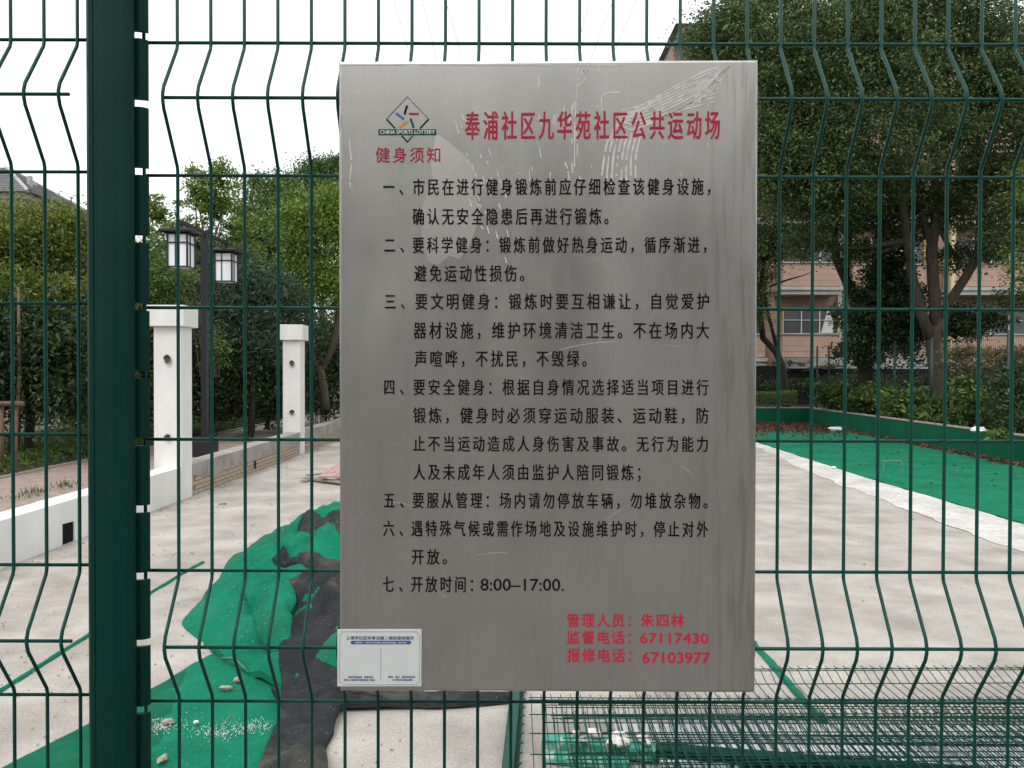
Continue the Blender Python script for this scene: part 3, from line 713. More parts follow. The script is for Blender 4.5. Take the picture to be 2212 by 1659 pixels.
def layer(outline, off, m, name, parent, step=.05, folds_=(), ns=(.02, 3.0), flat=False, seed=0, rim=.02, bulge=0, smooth_in=.18, isuv=True, conf=False):
    pts2 = [toW(u, v, off) if isuv and not flat else tuple(G(*(C8(u, v) if isuv else (u, v)), off))[:2] for u, v in outline]
    n = len(pts2); ring = []
    for i in range(n):                                   # rounded outline
        p0, p1, p2, p3 = [Vector(pts2[(i + k_) % n]) for k_ in (-1, 0, 1, 2)]
        c = max(2, int((p2 - p1).length / step))
        for t in np.arange(c) / c:
            q = .5 * ((2 * p1) + (p2 - p0) * t + (2 * p0 - 5 * p1 + 4 * p2 - p3) * t * t + (3 * p1 - p0 - 3 * p2 + p3) * t ** 3)
            q = p1.lerp(p2, t) * .5 + q * .5
            ring.append(q + Vector((noise.noise(Vector((q.x * 9, q.y * 9, seed))), noise.noise(Vector((q.x * 9, q.y * 9, seed + 5))))) * .012)
    RA = np.array([tuple(q) for q in ring]); RB = np.roll(RA, -1, 0)
    x0, y0 = RA.min(0); x1, y1 = RA.max(0)
    gx, gy = np.meshgrid(np.arange(x0, x1, step), np.arange(y0, y1, step)); g = np.stack([gx.ravel(), gy.ravel()], 1) + rng.uniform(-.2, .2, (gx.size, 2)) * step
    def bdist(P):
        ab = RB - RA; ap = P[:, None] - RA[None]; t = np.clip((ap * ab[None]).sum(2) / ((ab ** 2).sum(1)[None] + 1e-9), 0, 1)
        return np.sqrt(((ap - t[..., None] * ab[None]) ** 2).sum(2)).min(1)
    ins = np.zeros(len(g), bool)
    for (ax_, ay_), (bx_, by_) in zip(RA, RB):
        c = ((ay_ > g[:, 1]) != (by_ > g[:, 1])); xx = (bx_ - ax_) * (g[:, 1] - ay_) / (by_ - ay_ + 1e-12) + ax_; ins ^= c & (g[:, 0] < xx)
    g = g[ins]; g = g[bdist(g) > step * .45] if len(g) else g
    r = delaunay_2d_cdt([Vector(p) for p in RA] + [Vector(p) for p in g], [], [list(range(len(RA)))], 1, 1e-7)
    V = np.array([tuple(v) for v in r[0]]); dist = bdist(V)
    FL = [([Vector(toW(a, b, off)) for a, b in pl], amp, wd) for pl, amp, wd in folds_]
    out = []
    for (x, y), d in zip(V, dist):
        e = min(1, d / smooth_in); e = e * e * (3 - 2 * e)
        z = off if flat else heap(x, y) + off
        en = 1 if conf else e
        q = Vector((x * ns[1], y * ns[1], seed * 3.3)); warp = noise.noise(q * .5) * 1.3
        rd = 1 - abs(noise.noise(Vector((q.x + warp, q.y * .6 - warp, q.z)))) * 2
        q0 = Vector((x * 2.4, y * 2.4, 0)); w0 = noise.noise(q0 * .5) * 1.3
        if not flat:
            z += .035 * en * (1 - abs(noise.noise(Vector((q0.x + w0, q0.y * .6 - w0, 0)))) * 2 - .4) + .034 * en * (.5 - abs(noise.noise(Vector((x * 5 + w0, y * 7 - w0 * 2, 7)))) * 2)
        z += .010 * en * (.5 - abs(noise.noise(Vector((x * 13, y * 11 + w0 * 3, 3)))) * 2)
        z += ns[0] * e * (rd - .4) * (1 if flat or seed else 0) + ns[0] * .25 * noise.noise(q * 2.7)
        for pl, amp, wd in FL:
            dm = 9
            for a, b in zip(pl, pl[1:]):
                ab = b - a; t = max(0, min(1, (Vector((x, y)) - a).dot(ab) / ab.length_squared)); dm = min(dm, (Vector((x, y)) - a - ab * t).length)
            z += amp * math.exp(-(dm / wd) ** 2)
        z += bulge * e
        z -= rim * max(0, 1 - d / .03) ** 2
        out.append((x, y, max(z, .010 + (off if flat else 0) * .2)))
    nr = len(RA); mb = MB().add(out, [tuple(f) for f in r[2]])
    ei = [i for i in range(nr)]
    lo = [(out[i][0], out[i][1], max(.004, out[i][2] - rim - .008)) for i in ei]
    mb.add([out[i] for i in ei] + lo, [(i, nr + i, nr + (i + 1) % nr, (i + 1) % nr) for i in range(nr)])
    return mb.build(name, m, parent, smooth=True)
strip = empty('turf_strip', G(200, 1700), label='flat worn strip of green artificial turf crossing the concrete at lower left', cat='artificial turf')
so = strip.location.copy()
def pin(o, root):
    o.location = -root.location; return o
pin(layer([(15, 1652), (185, 1566), (324, 1489), (461, 1411), (560, 1418), (640, 1480), (612, 1560), (572, 1640), (530, 1740), (450, 1930), (-500, 1930), (-200, 1768)], .012, 'turf', 'green_pile', strip, .07, flat=True, ns=(.006, 2), isuv=False, rim=.005), strip)
pin(layer([(15, 1652), (185, 1566), (324, 1489), (400, 1447), (380, 1500), (345, 1600), (320, 1700), (260, 1930), (-500, 1930), (-200, 1768)], .019, 'turf_dark', 'dark_band', strip, .09, flat=True, ns=(.003, 2), isuv=False, rim=.004), strip)  # darker green band along the left side of the strip
hp = empty('turf_heap', G(600, 1400), label='crumpled heap of green artificial turf and its black backing spilling out left of the sign', cat='artificial turf')
f_big = [([(440, 880), (520, 800), (560, 620), (560, 500)], .035, .07), ([(470, 600), (420, 740), (330, 850)], .02, .10), ([(565, 700), (610, 775), (650, 815)], -.05, .045), ([(690, 690), (640, 830), (640, 930)], .06, .08),
         ([(560, 470), (650, 390), (760, 335), (860, 285)], .05, .06), ([(590, 500), (700, 440), (800, 370), (850, 325)], -.06, .05), ([(620, 540), (760, 470), (900, 440), (1056, 420)], .04, .06), ([(830, 240), (700, 350), (600, 400)], .03, .05),
         ([(880, 400), (960, 330), (1056, 390)], .05, .05), ([(760, 470), (830, 400), (845, 330)], .06, .05), ([(520, 1000), (640, 1060), (740, 1130)], .04, .10)]
pin(layer([(175, 820), (290, 910), (400, 985), (520, 1080), (700, 1160), (768, 1190), (755, 1250), (1100, 1250), (1500, 1210), (1750, 900), (1700, 500), (1500, 200), (1200, 150), (1056, 165), (900, 225), (840, 240), (750, 300), (640, 340), (540, 410), (420, 500), (360, 600), (240, 740)], 0, 'turf', 'green_pile', hp, .035, f_big, (.03, 2.4), rim=.03, smooth_in=.3), hp)
cr = [([(830, 870), (900, 830), (950, 800), (1056, 640)], .07, .05), ([(900, 700), (980, 640), (1056, 620)], -.06, .05), ([(860, 760), (930, 770), (960, 830)], -.06, .04), ([(800, 990), (900, 960), (1056, 950)], .04, .07), ([(780, 640), (900, 600), (1056, 590)], .04, .05)]
pin(layer([(690, 500), (760, 470), (900, 462), (1056, 435), (1300, 440), (1500, 800), (1500, 1230), (1095, 1240), (770, 1240), (740, 1130), (722, 1020), (770, 960), (800, 900), (800, 800), (825, 740), (790, 680), (745, 640), (800, 590), (880, 550), (800, 520)], .030, 'backing', 'black_backing', hp, .035, cr + f_big, (.03, 3.2), seed=2, rim=.02, smooth_in=.12, conf=True), hp)
pin(layer([(555, 560), (640, 545), (780, 535), (915, 552), (810, 590), (748, 640), (800, 685), (826, 740), (800, 790), (812, 850), (800, 900), (760, 955), (690, 975), (620, 950), (600, 880), (570, 760), (540, 640)], .060, 'turf', 'green_pile', hp, .035, f_big + [([(690, 690), (650, 830), (650, 930)], .05, .07), ([(750, 720), (740, 850)], .05, .10), ([(565, 700), (610, 775), (650, 815)], -.05, .04)], (.02, 3), seed=4, rim=.035, smooth_in=.1, conf=True), hp)
pin(layer([(835, 285), (862, 245), (905, 232), (980, 228), (1056, 235), (1250, 250), (1300, 385), (1056, 378), (960, 345), (890, 325)], .05, 'backing', 'black_backing', hp, .04, f_big, (.03, 3), seed=6, rim=.06, bulge=.12, smooth_in=.22, conf=True), hp)
pin(layer([(928, 1000), (970, 960), (1020, 880), (1056, 850), (1200, 850), (1200, 1040), (1056, 1045), (960, 1035)], .055, 'turf', 'green_pile', hp, .04, (), (.02, 3), seed=8, rim=.03, bulge=.03, conf=True), hp)
pin(layer([(690, 1165), (765, 1245), (900, 1225), (1100, 1232), (1500, 1205), (2030, 1200), (2060, 1235), (1700, 1260), (1450, 1262), (1110, 1270), (1080, 1310), (1010, 1470), (985, 1560), (1010, 1659), (1040, 1900), (480, 1900), (590, 1659), (700, 1400), (750, 1300)], .022, 'backing', 'black_backing', hp, .05,
     [([(1040, 1330), (900, 1480), (780, 1600), (700, 1750)], .05, .05), ([(980, 1400), (860, 1500), (720, 1600)], -.03, .04), ([(1000, 1560), (930, 1640), (900, 1800)], .05, .06), ([(780, 1250), (900, 1262), (1090, 1250)], .03, .035)], (.02, 3), seed=9, rim=.02), hp)

def ribbon(pts, wd, z, m, label, cat, name):
    P = [G(a, b, z) for a, b in pts]; root_loc = P[0].copy(); root_loc.z = 0; mb = MB(); Q = []
    for a, b in zip(P, P[1:]):
        for t in np.arange(0, 1, .08): Q.append(a.lerp(b, t))
    Q.append(P[-1]); vs = []; fs = []
    for i, q in enumerate(Q):
        d = (Q[min(i + 1, len(Q) - 1)] - Q[max(i - 1, 0)]).normalized(); s = Vector((-d.y, d.x, 0)) * wd / 2 * (1 + .5 * noise.noise(q * 8))
        c = q - root_loc + Vector((noise.noise(q * 3), 0, 0)) * .01
        h = .006 + .008 * abs(noise.noise(q * 5)); vs += [c + s + Vector((0, 0, -z + .006)), c + s * .5 + Vector((0, 0, h)), c - s * .5 + Vector((0, 0, h)), c - s + Vector((0, 0, -z + .006))]
        if i: n = i * 4; fs += [(n - 4 + k_, n - 3 + k_, n + 1 + k_, n + k_) for k_ in range(3)]
    o = MB().add(vs, fs).build(name, m, None, loc=root_loc, label=label, cat=cat); return o
ribbon([(438, 1213), (385, 1243), (324, 1281), (183, 1377), (90, 1435), (0, 1491), (-90, 1550)], .035, .01, 'turf', 'narrow green turf cutting lying across the concrete left of the heap', 'turf strip', 'turf_cutting')
ribbon([(1560, 1310), (1627, 1388), (1655, 1420), (1700, 1468), (1745, 1520), (1790, 1570)], .05, .01, 'turf', 'narrow green turf cutting at the lower right, passing under the stacked mesh panels', 'turf strip', 'turf_cutting')

# ------------------------------------------------------------------ mesh panels stacked on the ground, lower right
def flat_wire(length):
    pts = [(0, 0, 0)]
    for s in (.03, .83, 1.63):
        if s + .2 < length: pts += [(0, -s, 0), (0, -s - .09, .03), (0, -s - .11, .03), (0, -s - .2, 0)]
    pts.append((0, -length, 0)); return pts
def ground_panel(x, y, z, rz, n, length, label, tilt=0):
    root = empty('stacked_panel', (x, y, z), label=label, cat='fence panel', group='mesh fence panels stacked on the ground'); root.rotation_euler = (tilt, 0, rz)
    w1 = MB().tube(flat_wire(length), .0023, 6).mesh('short_wire', 'green_metal', True)
    for i in range(n): link('short_wire', w1, root, (i * .05, 0, 0))
    Lx = (n - 1) * .05
    w2 = MB().tube([(-.012, 0, -.004), (Lx + .012, 0, -.004)], .0027, 6).mesh('long_wire', 'green_metal', True)
    for yy, zz in ((.03, 0), (.13, .03), (.23, 0), (.43, 0), (.63, 0), (.83, 0), (.93, .03), (1.03, 0), (1.23, 0), (1.43, 0), (1.63, 0)):
        if yy < length: link('long_wire', w2, root, (0, -yy, zz))
gA = G(1180, 1478, .12)
ground_panel(.62, 4.34, .150, R(1.0), 52, 2.0, 'uppermost green mesh panel of the stack, reaching farthest back', R(1.0))
for x, y, z, a, n, lbl in ((.10, 4.03, .122, -.4, 50, 'green mesh panel of the stack with its left end nearest the lying post'), (.24, 4.01, .110, .9, 50, 'green mesh panel turned a little askew high in the stack'),
                           (.17, 4.005, .095, -.3, 50, 'green mesh panel in the middle of the stack'),
                           (.27, 3.97, .062, .7, 49, 'green mesh panel just above the bottom of the stack'), (.21, 3.985, .050, -.5, 50, 'lowest green mesh panel of the stack, flat on the concrete')):
    ground_panel(x, y, z, R(a), n, 2.0, lbl)
# square section green post lying along the left of the stack
a, b = G(1118, 1490, .07), G(1082, 1700, .07)
lp = empty('lying_post', (b.x, b.y, 0), label='green steel post lying on the concrete along the left of the mesh panel stack', cat='fence post')
a2 = Vector((a.x - b.x, a.y - b.y + .25, .045)); b2 = Vector((0, -.5, .045)); dd = (a2 - b2)
MB().beam(b2, a2, .055, .06).build('post_body', 'green_metal', lp, bev=.006)
MB().beam(b2 + Vector((.036, 0, -.012)), a2 + Vector((.036, 0, -.012)), .014, .03).build('post_flange', 'post_paint', lp)
hk = MB().beam((0, 0, 0), (.022, 0, .012), .010, .004).mesh('hook', 'green_paint')
for i in range(18): link('hook', hk, lp, b2 + dd * (i + .3) / 18 + Vector((.035, 0, .010)))
# long slotted post under the panels, its end crusted with paint and plaster
a, b = G(1172, 1590, .07), G(2150, 1665, .09)
sp = empty('crusted_post', (a.x, a.y, 0), label='long dark green slotted post under the mesh panels with a turquoise plaster crusted end', cat='fence post')
e = b - a; e.z = .02; s0 = Vector((0, 0, .04))
MB().beam(s0 + e * .27, s0 + e * 1.4, .075, .055).build('post_body', 'green_metal', sp, bev=.006)
MB().beam(s0 + e * .27 + Vector((0, -.045, .01)), s0 + e * 1.4 + Vector((0, -.045, .01)), .012, .012).build('post_flange', 'post_paint', sp)
hk2 = MB().box(-.008, .008, -.006, .004, -.03, 0).mesh('slot_tab', 'post_paint')
for i in range(16): link('slot_tab', hk2, sp, s0 + e * (.30 + i * .068) + Vector((0, -.052, .01)))
mb = MB().beam(s0 - e * .0, s0 + e * .27, .085, .065); mb.build('painted_end', 'turquoise', sp, bev=.01)
mb = MB().beam(s0 + e * .0 + Vector((0, -.09, -.02)), s0 + e * .2 + Vector((0, -.10, -.02)), .08, .03); mb.build('painted_flap', 'turquoise', sp, bev=.006)
def lump(r, seed, m, name, parent=None, loc=None, sq=(1, 1, .6), **k):
    rs = random.Random(seed); vs = []; fs = []; nu, nv = 7, 5
    for j in range(nv + 1):
        th = math.pi * j / nv
        for i in range(nu):
            a = 2 * math.pi * i / nu; d = Vector((math.sin(th) * math.cos(a), math.sin(th) * math.sin(a), math.cos(th)))
            q = r * (1 + .5 * noise.noise(d * 1.6 + Vector((seed * 7.1, 0, 0)))); vs.append((d.x * q * sq[0], d.y * q * sq[1], d.z * q * sq[2]))
    for j in range(nv):
        for i in range(nu): fs.append((j * nu + i, (j + 1) * nu + i, (j + 1) * nu + (i + 1) % nu, j * nu + (i + 1) % nu))
    return MB().add(vs, fs).build(name, m, parent, loc=loc, **k)
for i in range(16):
    t = .08 + .17 * random.random(); lump(random.uniform(.018, .040), i, 'plaster', 'plaster_lump', sp, s0 + e * t + Vector((0, random.uniform(-.06, .03), .048)))
# white boards under the panels
for i, (pa, pb, wd, lb) in enumerate((((1330, 1590), (2400, 1596), .17, 'white board under the mesh panels, farther of the two from the fence'), ((1420, 1640), (2450, 1652), .19, 'white board under the mesh panels, nearer of the two to the fence'))):
    a, b = G(*pa, .01), G(*pb, .01)
    mb = MB().beam((0, 0, .0), (b.x - a.x, b.y - a.y, 0), wd, .018)
    mb.build('white_board', 'board_white', None, loc=(a.x, a.y, .030), label=lb, cat='board', group='white boards under the panel stack')

# ------------------------------------------------------------------ planks by the wall
pk = [((655, 1040), (735, 1022), .10, .02, .025, 'wood_old', 'weathered plank at the bottom of the little plank pile beside the sign edge'),
      ((662, 1032), (760, 1045), .12, .045, .025, 'wood_old', 'weathered plank lying crosswise in the little plank pile'),
      ((664, 1027), (775, 1012), .09, .07, .02, 'wood_old', 'splintered plank in the middle of the little plank pile')]
for a, b, wd, z, th, m, lb in pk:
    A, B = G(*a, z), G(*b, z); MB().beam((0, 0, 0), (B.x - A.x, B.y - A.y, 0), wd, th).build('plank', m, None, loc=(A.x, A.y, z), label=lb, cat='plank', group='planks lying on the court')
A = G(690, 1030, .1); B = G(735, 990, .22)
MB().hexa([(0, -.12, 0), (.75, -.12, .0), (.95, .75, .10), (.16, .75, .12)], [(0, -.12, .025), (.75, -.12, .025), (.95, .75, .125), (.16, .75, .145)]).build('red_board', 'wood_red', None, loc=(A.x, A.y, .1), label='faded red board tilted on top of the little plank pile', cat='board')

# ------------------------------------------------------------------ lamp post
lx, ly, lz = -5.79, 15.05, .175
lp = empty('garden_lamp_post', (lx, ly, lz), label='black garden lamp post with two white box lanterns behind the nearest pillar', cat='lamp post')
MB().box(-.19, .19, -.19, .19, 0, .30).build('base_box', 'black_metal', lp, bev=.01)
MB().box(-.054, .054, -.054, .054, .30, 4.17).build('pole', 'black_metal', lp)
MB().box(-.03, .03, -1.10, 1.20, 4.172, 4.235).build('arm', 'black_metal', lp)
for sy in (-1.05, 1.15):
    ln = empty('lantern', (0, sy, 0)); ln.parent = lp
    b = .17; z0, z1 = 3.40, 3.99; H_ = z1 - z0
    MB().box(-.02, .02, -.02, .02, 4.06, 4.171).build('hanger', 'black_metal', ln)
    MB().box(-.28, .28, -.28, .28, 4.00, 4.055).build('lantern_roof', 'black_metal', ln, bev=.01)
    MB().box(-b + .01, b - .01, -b + .01, b - .01, z0 + .004, z1).build('lantern_glass', 'lamp_glass', ln)
    mb = MB()
    for sx in (-1, 1):
        for s2 in (-1, 1): mb.box(sx * b - .014, sx * b + .014, s2 * b - .014, s2 * b + .014, z0, z1 + .005)
    for zz in (z0 + .012, z0 + H_ * .72, z1 - .012):
        for s2 in (-1, 1):
            mb.box(-b + .016, b - .016, s2 * b - .010, s2 * b + .010, zz - .010, zz + .010); mb.box(s2 * b - .010, s2 * b + .010, -b + .016, b - .016, zz - .010, zz + .010)
    for off in (-.035,):
        for s2 in (-1, 1): mb.box(off - .008, off + .008, s2 * b - .008, s2 * b + .008, z0, z1); mb.box(s2 * b - .008, s2 * b + .008, off - .008, off + .008, z0, z1)
    mb.build('lantern_frame', 'black_metal', ln)

# ------------------------------------------------------------------ apartment building on the right
BY = 37.0; kB = BY / FP
def bx(px): return (px - 1106) * kB
def bz(py): return D(1800, py, BY).z
bd = empty('pink_apartment_block', (bx(1900), BY, 0), label='pink apartment block with white cornices and dark windows behind the big trees', cat='building')
o0 = bd.location
def bb(x0, x1, y0, y1, z0, z1, m, nm='wall', par=None):
    MBx = MB().box(x0 - o0.x, x1 - o0.x, y0 - o0.y, y1 - o0.y, z0, z1); return MBx.build(nm, m, par or bd)
top = bz(80)
bb(bx(1462), bx(2900), BY + 1.2, BY + 12, -.1, top, 'pink', 'rear_wall')
sills = [721 - 154 * k_ for k_ in range(5)]
bays = [(1590, 1660), (1690, 1812), (1850, 2010), (2060, 2300), (2350, 2600)]
for bi, (xa, xb) in enumerate(bays):
    X0, X1 = bx(xa), bx(xb); fy = BY if bi % 2 else BY + .5
    for si, sy in enumerate(sills):
        zs = bz(sy)
        # grooved pink spandrel below the sill
        for g in range(4):
            z1 = zs - .04 - g * .262; bb(X0, X1, fy, fy + 1.15, z1 - .255, z1, 'pink', 'wall_band')
        bb(X0 + .02, X1 - .02, fy + .03, fy + 1.1, zs - 1.12, zs - .05, 'pink_dark', 'wall_core')
        bb(X0 - .06, X1 + .06, fy - .06, fy + 1.14, zs - .035, zs + .02, 'cornice', 'sill')
        bb(X0 - .1, X1 + .1, fy - .12, fy + 1.13, zs - 1.28, zs - 1.125, 'cornice', 'cornice'); bb(X0 - .04, X1 + .04, fy - .05, fy + 1.12, zs - 1.48, zs - 1.285, 'cornice', 'cornice')
        # window above the sill
        zt = zs + 1.20
        if zt < top + 1:
            wn = empty('window', (X0 - o0.x, fy - o0.y, 0)); wn.parent = bd
            def wb(x0, x1, y0, y1, z0, z1, m, nm): MB().box(x0 - X0, x1 - X0, y0 - fy, y1 - fy, z0, z1).build(nm, m, wn)
            wb(X0 + .05, X1 - .05, fy + .10, fy + .13, zs + .03, zt - .02, 'window_dark', 'pane')
            nmul = max(2, int((X1 - X0) / .8))
            for i in range(nmul + 1):
                x = X0 + .04 + (X1 - X0 - .08) * i / nmul; wb(x - .02, x + .02, fy + .05, fy + .09, zs + .03, zt - .02, 'window_frame' if 0 < i < nmul else 'yellow', 'mullion')
            wb(X0 + .06, X1 - .06, fy + .06, fy + .085, zs + .62, zs + .65, 'window_frame', 'rail')
            if (bi + si) % 3 == 1:
                xc = X1 - .55; MB().hexa([(xc - X0 - .25, .095, zs + .05), (xc - X0 + .3, .095, zs + .05), (xc - X0 + .3, .099, zs + .05), (xc - X0 - .25, .099, zs + .05)],
                                         [(xc - X0 + .05, .095, zt - .05), (xc - X0 + .3, .095, zt - .05), (xc - X0 + .3, .099, zt - .05), (xc - X0 + .05, .099, zt - .05)]).build('curtain', 'curtain', wn)
bb(bx(1462) + .01, bx(2900) - .01, BY + .3, BY + 1.19, -.1, bz(721) - 1.49, 'shade_black', 'ground_floor_shade')  # solid black block, the open ground storey's shadow painted as colour
bb(bx(2050), bx(2060), BY - .1, BY + .1, -.1, top, 'cream', 'downpipe')
bb(bx(1828), bx(1836), BY + 1.0, BY + 1.19, -.1, top, 'window_frame', 'downpipe')
bb(bx(1462), bx(2900), BY - .3, BY + 12.2, top, top + .35, 'cornice', 'roof_cornice')
x0, x1, y0, y1 = bx(1450) - o0.x, bx(2900) - o0.x, -.6, 12.6; zt = top + .352
MB().add([(x0, y0, zt), (x1, y0, zt), (x1, y1, zt), (x0, y1, zt), (x0 + 5, 6, zt + 2.6), (x1 - 5, 6, zt + 2.6)], [(3, 2, 1, 0), (0, 1, 5, 4), (2, 3, 4, 5), (1, 2, 5), (3, 0, 4)]).build('roof', 'roof', bd)
# pale low balustrade / garage roof line in front of the building
mb = MB().box(bx(1640), bx(2400), BY - 3, BY - 2.9, bz(792), bz(776)).box(bx(1640), bx(2400), BY - 3.1, BY - 2.8, bz(797), bz(793))
mb.build('garden_balustrade', 'cornice', label='long pale parapet at the foot of the pink apartment block', cat='parapet')
mb = MB()

# ------------------------------------------------------------------ building far left
fb = empty('far_apartment_block', (-40, 60, 0), label='distant apartment block with a grey hipped tile roof above the trees at far left', cat='building')
def fbx(mb, m, nm, **k): mb.v = [(x + 40, y - 60, z) for x, y, z in mb.v]; return mb.build(nm, m, fb, **k)
ze = 15.3
fbx(MB().box(-50, -36.9, 60.6, 69.6, -.1, ze - .45), 'pink', 'wall')
fbx(MB().box(-50.2, -36.7, 60.4, 69.8, ze - .448, ze - .02), 'cornice', 'eave_band')
c = [(-51, 60, ze), (-36.3, 60, ze), (-36.3, 70.3, ze), (-51, 70.3, ze), (-46, 65, 18.4), (-41.2, 65.2, 18.4)]
fbx(MB().add([tuple(p) for p in c], [(3, 2, 1, 0), (0, 1, 5, 4), (1, 2, 5), (2, 3, 4, 5), (3, 0, 4)]), 'roof', 'roof')
mb = MB()
for i in range(14):                                      # tile courses on the two visible slopes
    t0 = i / 14; P = lambda a, b, t: Vector(a).lerp(Vector(b), t)
    for (a, b, p, q) in ((c[0], c[4], c[1], c[5]), (c[1], c[5], c[2], c[5])):
        A, B = P(a, b, t0), P(p, q, t0); mb.beam(A + Vector((0, 0, .03)), B + Vector((0, 0, .03)), .12, .07)
fbx(mb, 'roof', 'tile_course', kind='stuff')
fbx(MB().beam(c[1], c[5], .25, .2).beam(c[2], c[5], .25, .2), 'cornice', 'hip_ridge')
for i in range(2): fbx(MB().box(-38.2 - i * .8, -37.9 - i * .8, 63 + i * 2, 63.3 + i * 2, 15.6, 17.2), 'cornice', 'vent_pipe')

# ------------------------------------------------------------------ background mesh fence on the bed (right)
def bg_fence(pts, label, h=1.75, zb=.45, posts=(), step=.09):
    root = empty('boundary_fence', pts[0] + (zb,), label=label, cat='fence'); o = Vector(pts[0] + (zb,))
    mb = MB()
    for (xa, ya), (xb, yb) in zip(pts, pts[1:]):
        L_ = math.hypot(xb - xa, yb - ya); n = int(L_ / step)
        for i in range(n):
            x, y = xa + (xb - xa) * i / n - o.x, ya + (yb - ya) * i / n - o.y
            mb.tube([(x, y, 0), (x, y, h)], .0025, 3, False)
        for z in np.arange(.1, h, .2): mb.tube([(xa - o.x, ya - o.y, z), (xb - o.x, yb - o.y, z)], .003, 3, False)
    mb.build('wire_mesh', 'far_green', root, kind='stuff')
    for (x, y, hh) in posts: MB().tube([(x - o.x, y - o.y, -.1), (x - o.x, y - o.y, hh)], .035, 8).build('post', 'far_green', root, smooth=True)
def onwall(px, Yd): return ((px - 1106) / FP * Yd, Yd)
pA = onwall(1765, 28.6); pB = onwall(1790, 28.0); pC = onwall(1932, 24.0); pD = onwall(2012, 21.6); pE = onwall(2178, 17.8); pF = (11.0, 10)
bg_fence([(-4.3, 28.9), pA], 'thin green mesh fence behind the trimmed hedge at the far end of the court', 2.2, posts=[(pA[0], pA[1], 2.3), (5, 28.9, 2.3), (7.8, 28.9, 2.3)])
bg_fence([pB, pC, pD, pE, pF], 'thin green mesh fence with dark posts among the bushes on the right', 2.2, posts=[(p[0], p[1], 2.3) for p in (pB, pC, pD, pE)])

# ------------------------------------------------------------------ trees, right
def limb(pts, Y): return [D(a, b, Y + dy) for a, b, dy in pts]
Yt = 24.0
lb_ = [(limb([(2022, 900, 0), (2022, 800, 0), (2014, 740, 0), (2030, 690, 0)], Yt), [.24, .21, .20, .19]),
       (limb([(2018, 745, 0), (1990, 680, 0), (1972, 600, 0), (1960, 520, -.5), (1940, 380, -1), (1900, 250, -2)], Yt), [.17, .15, .13, .12, .1, .05]),
       (limb([(2025, 720, 0), (2018, 640, 0), (2012, 540, 0), (2022, 470, 0), (2018, 330, 0), (2040, 150, 0)], Yt), [.18, .17, .16, .14, .11, .05]),
       (limb([(2018, 540, 0), (1995, 480, 0), (1985, 420, .3), (1960, 330, 1)], Yt), [.12, .11, .10, .06]),
       (limb([(2032, 715, 0), (2052, 650, 0), (2085, 600, -.3), (2112, 555, -.5), (2118, 470, -.8), (2130, 350, -1), (2170, 200, -1)], Yt), [.15, .14, .13, .12, .11, .08, .04]),
       (limb([(2118, 480, -.8), (2150, 455, -1), (2170, 480, -1), (2180, 520, -1)], Yt), [.03, .03, .02, .01])]
tree('largest camphor tree with several dark limbs forking from one trunk at the right', tuple(D(2022, 905, Yt)), [(1900, 250, 22, 190, 190), (2060, 150, 24, 200, 180), (2170, 260, 23, 130, 150), (1980, 60, 23, 190, 120), (1790, 330, 21.5, 120, 140), (1760, 140, 22, 150, 150), (2190, 480, 22, 60, 90), (2010, 420, 25, 120, 60), (1900, 60, 22.5, 160, 110), (1860, 400, 22.5, 90, 70), (1960, 470, 24.6, 90, 60), (2120, 430, 23.5, 90, 80), (2070, 560, 24.4, 60, 26), (1790, 470, 23.5, 80, 60), (1740, 420, 23, 90, 60), (1745, 530, 23.5, 45, 28), (1850, 545, 24, 40, 30), (2140, 540, 23.5, 60, 30), (2190, 640, 23, 30, 30)],
     190000, .115, 'leaf_camphor', .24, .2, 'bark', 'camphor_tree', lb_)
lb_ = [(limb([(1872, 900, 0), (1868, 780, 0), (1862, 690, 0), (1848, 640, 0)], 25.5), [.26, .24, .2, .17]),
       (limb([(1850, 650, 0), (1826, 600, 0), (1806, 560, -.3), (1800, 480, -.6), (1790, 360, -1), (1750, 250, -1)], 25.5), [.17, .15, .13, .12, .1, .05]),
       (limb([(1826, 605, 0), (1832, 540, 0), (1838, 450, 0), (1850, 350, 0)], 25.5), [.12, .1, .09, .06]),
       (limb([(1862, 690, 0), (1890, 600, 0), (1905, 480, 0), (1900, 380, 0)], 25.5), [.2, .16, .14, .1])]
tree('ivy covered tree with a dark leaning limb in front of the pink block', tuple(D(1872, 905, 25.5)), [(1720, 300, 23, 110, 130), (1680, 180, 23, 100, 110), (1640, 300, 22, 60, 150), (1850, 420, 25, 100, 70), (1570, 95, 23, 95, 75), (1660, 60, 24, 130, 80)],
     90000, .115, 'leaf_camphor', .26, .2, 'bark_dark', 'camphor_tree', lb_, tint_shift=.05)
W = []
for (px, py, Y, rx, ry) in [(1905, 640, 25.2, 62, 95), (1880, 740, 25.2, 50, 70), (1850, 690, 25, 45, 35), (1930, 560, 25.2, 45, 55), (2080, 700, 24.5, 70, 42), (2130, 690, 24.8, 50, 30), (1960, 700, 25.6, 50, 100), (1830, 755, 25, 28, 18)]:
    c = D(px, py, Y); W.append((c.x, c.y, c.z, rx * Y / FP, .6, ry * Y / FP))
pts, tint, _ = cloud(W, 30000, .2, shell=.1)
b = D(1890, 860, 25); link('ivy', leaves('ivy', pts - np.array(b), .10, tint, 'leaf_dark', .8), None, loc=b, label='very dark ivy mass hanging round the trunks right of the sign', cat='ivy')
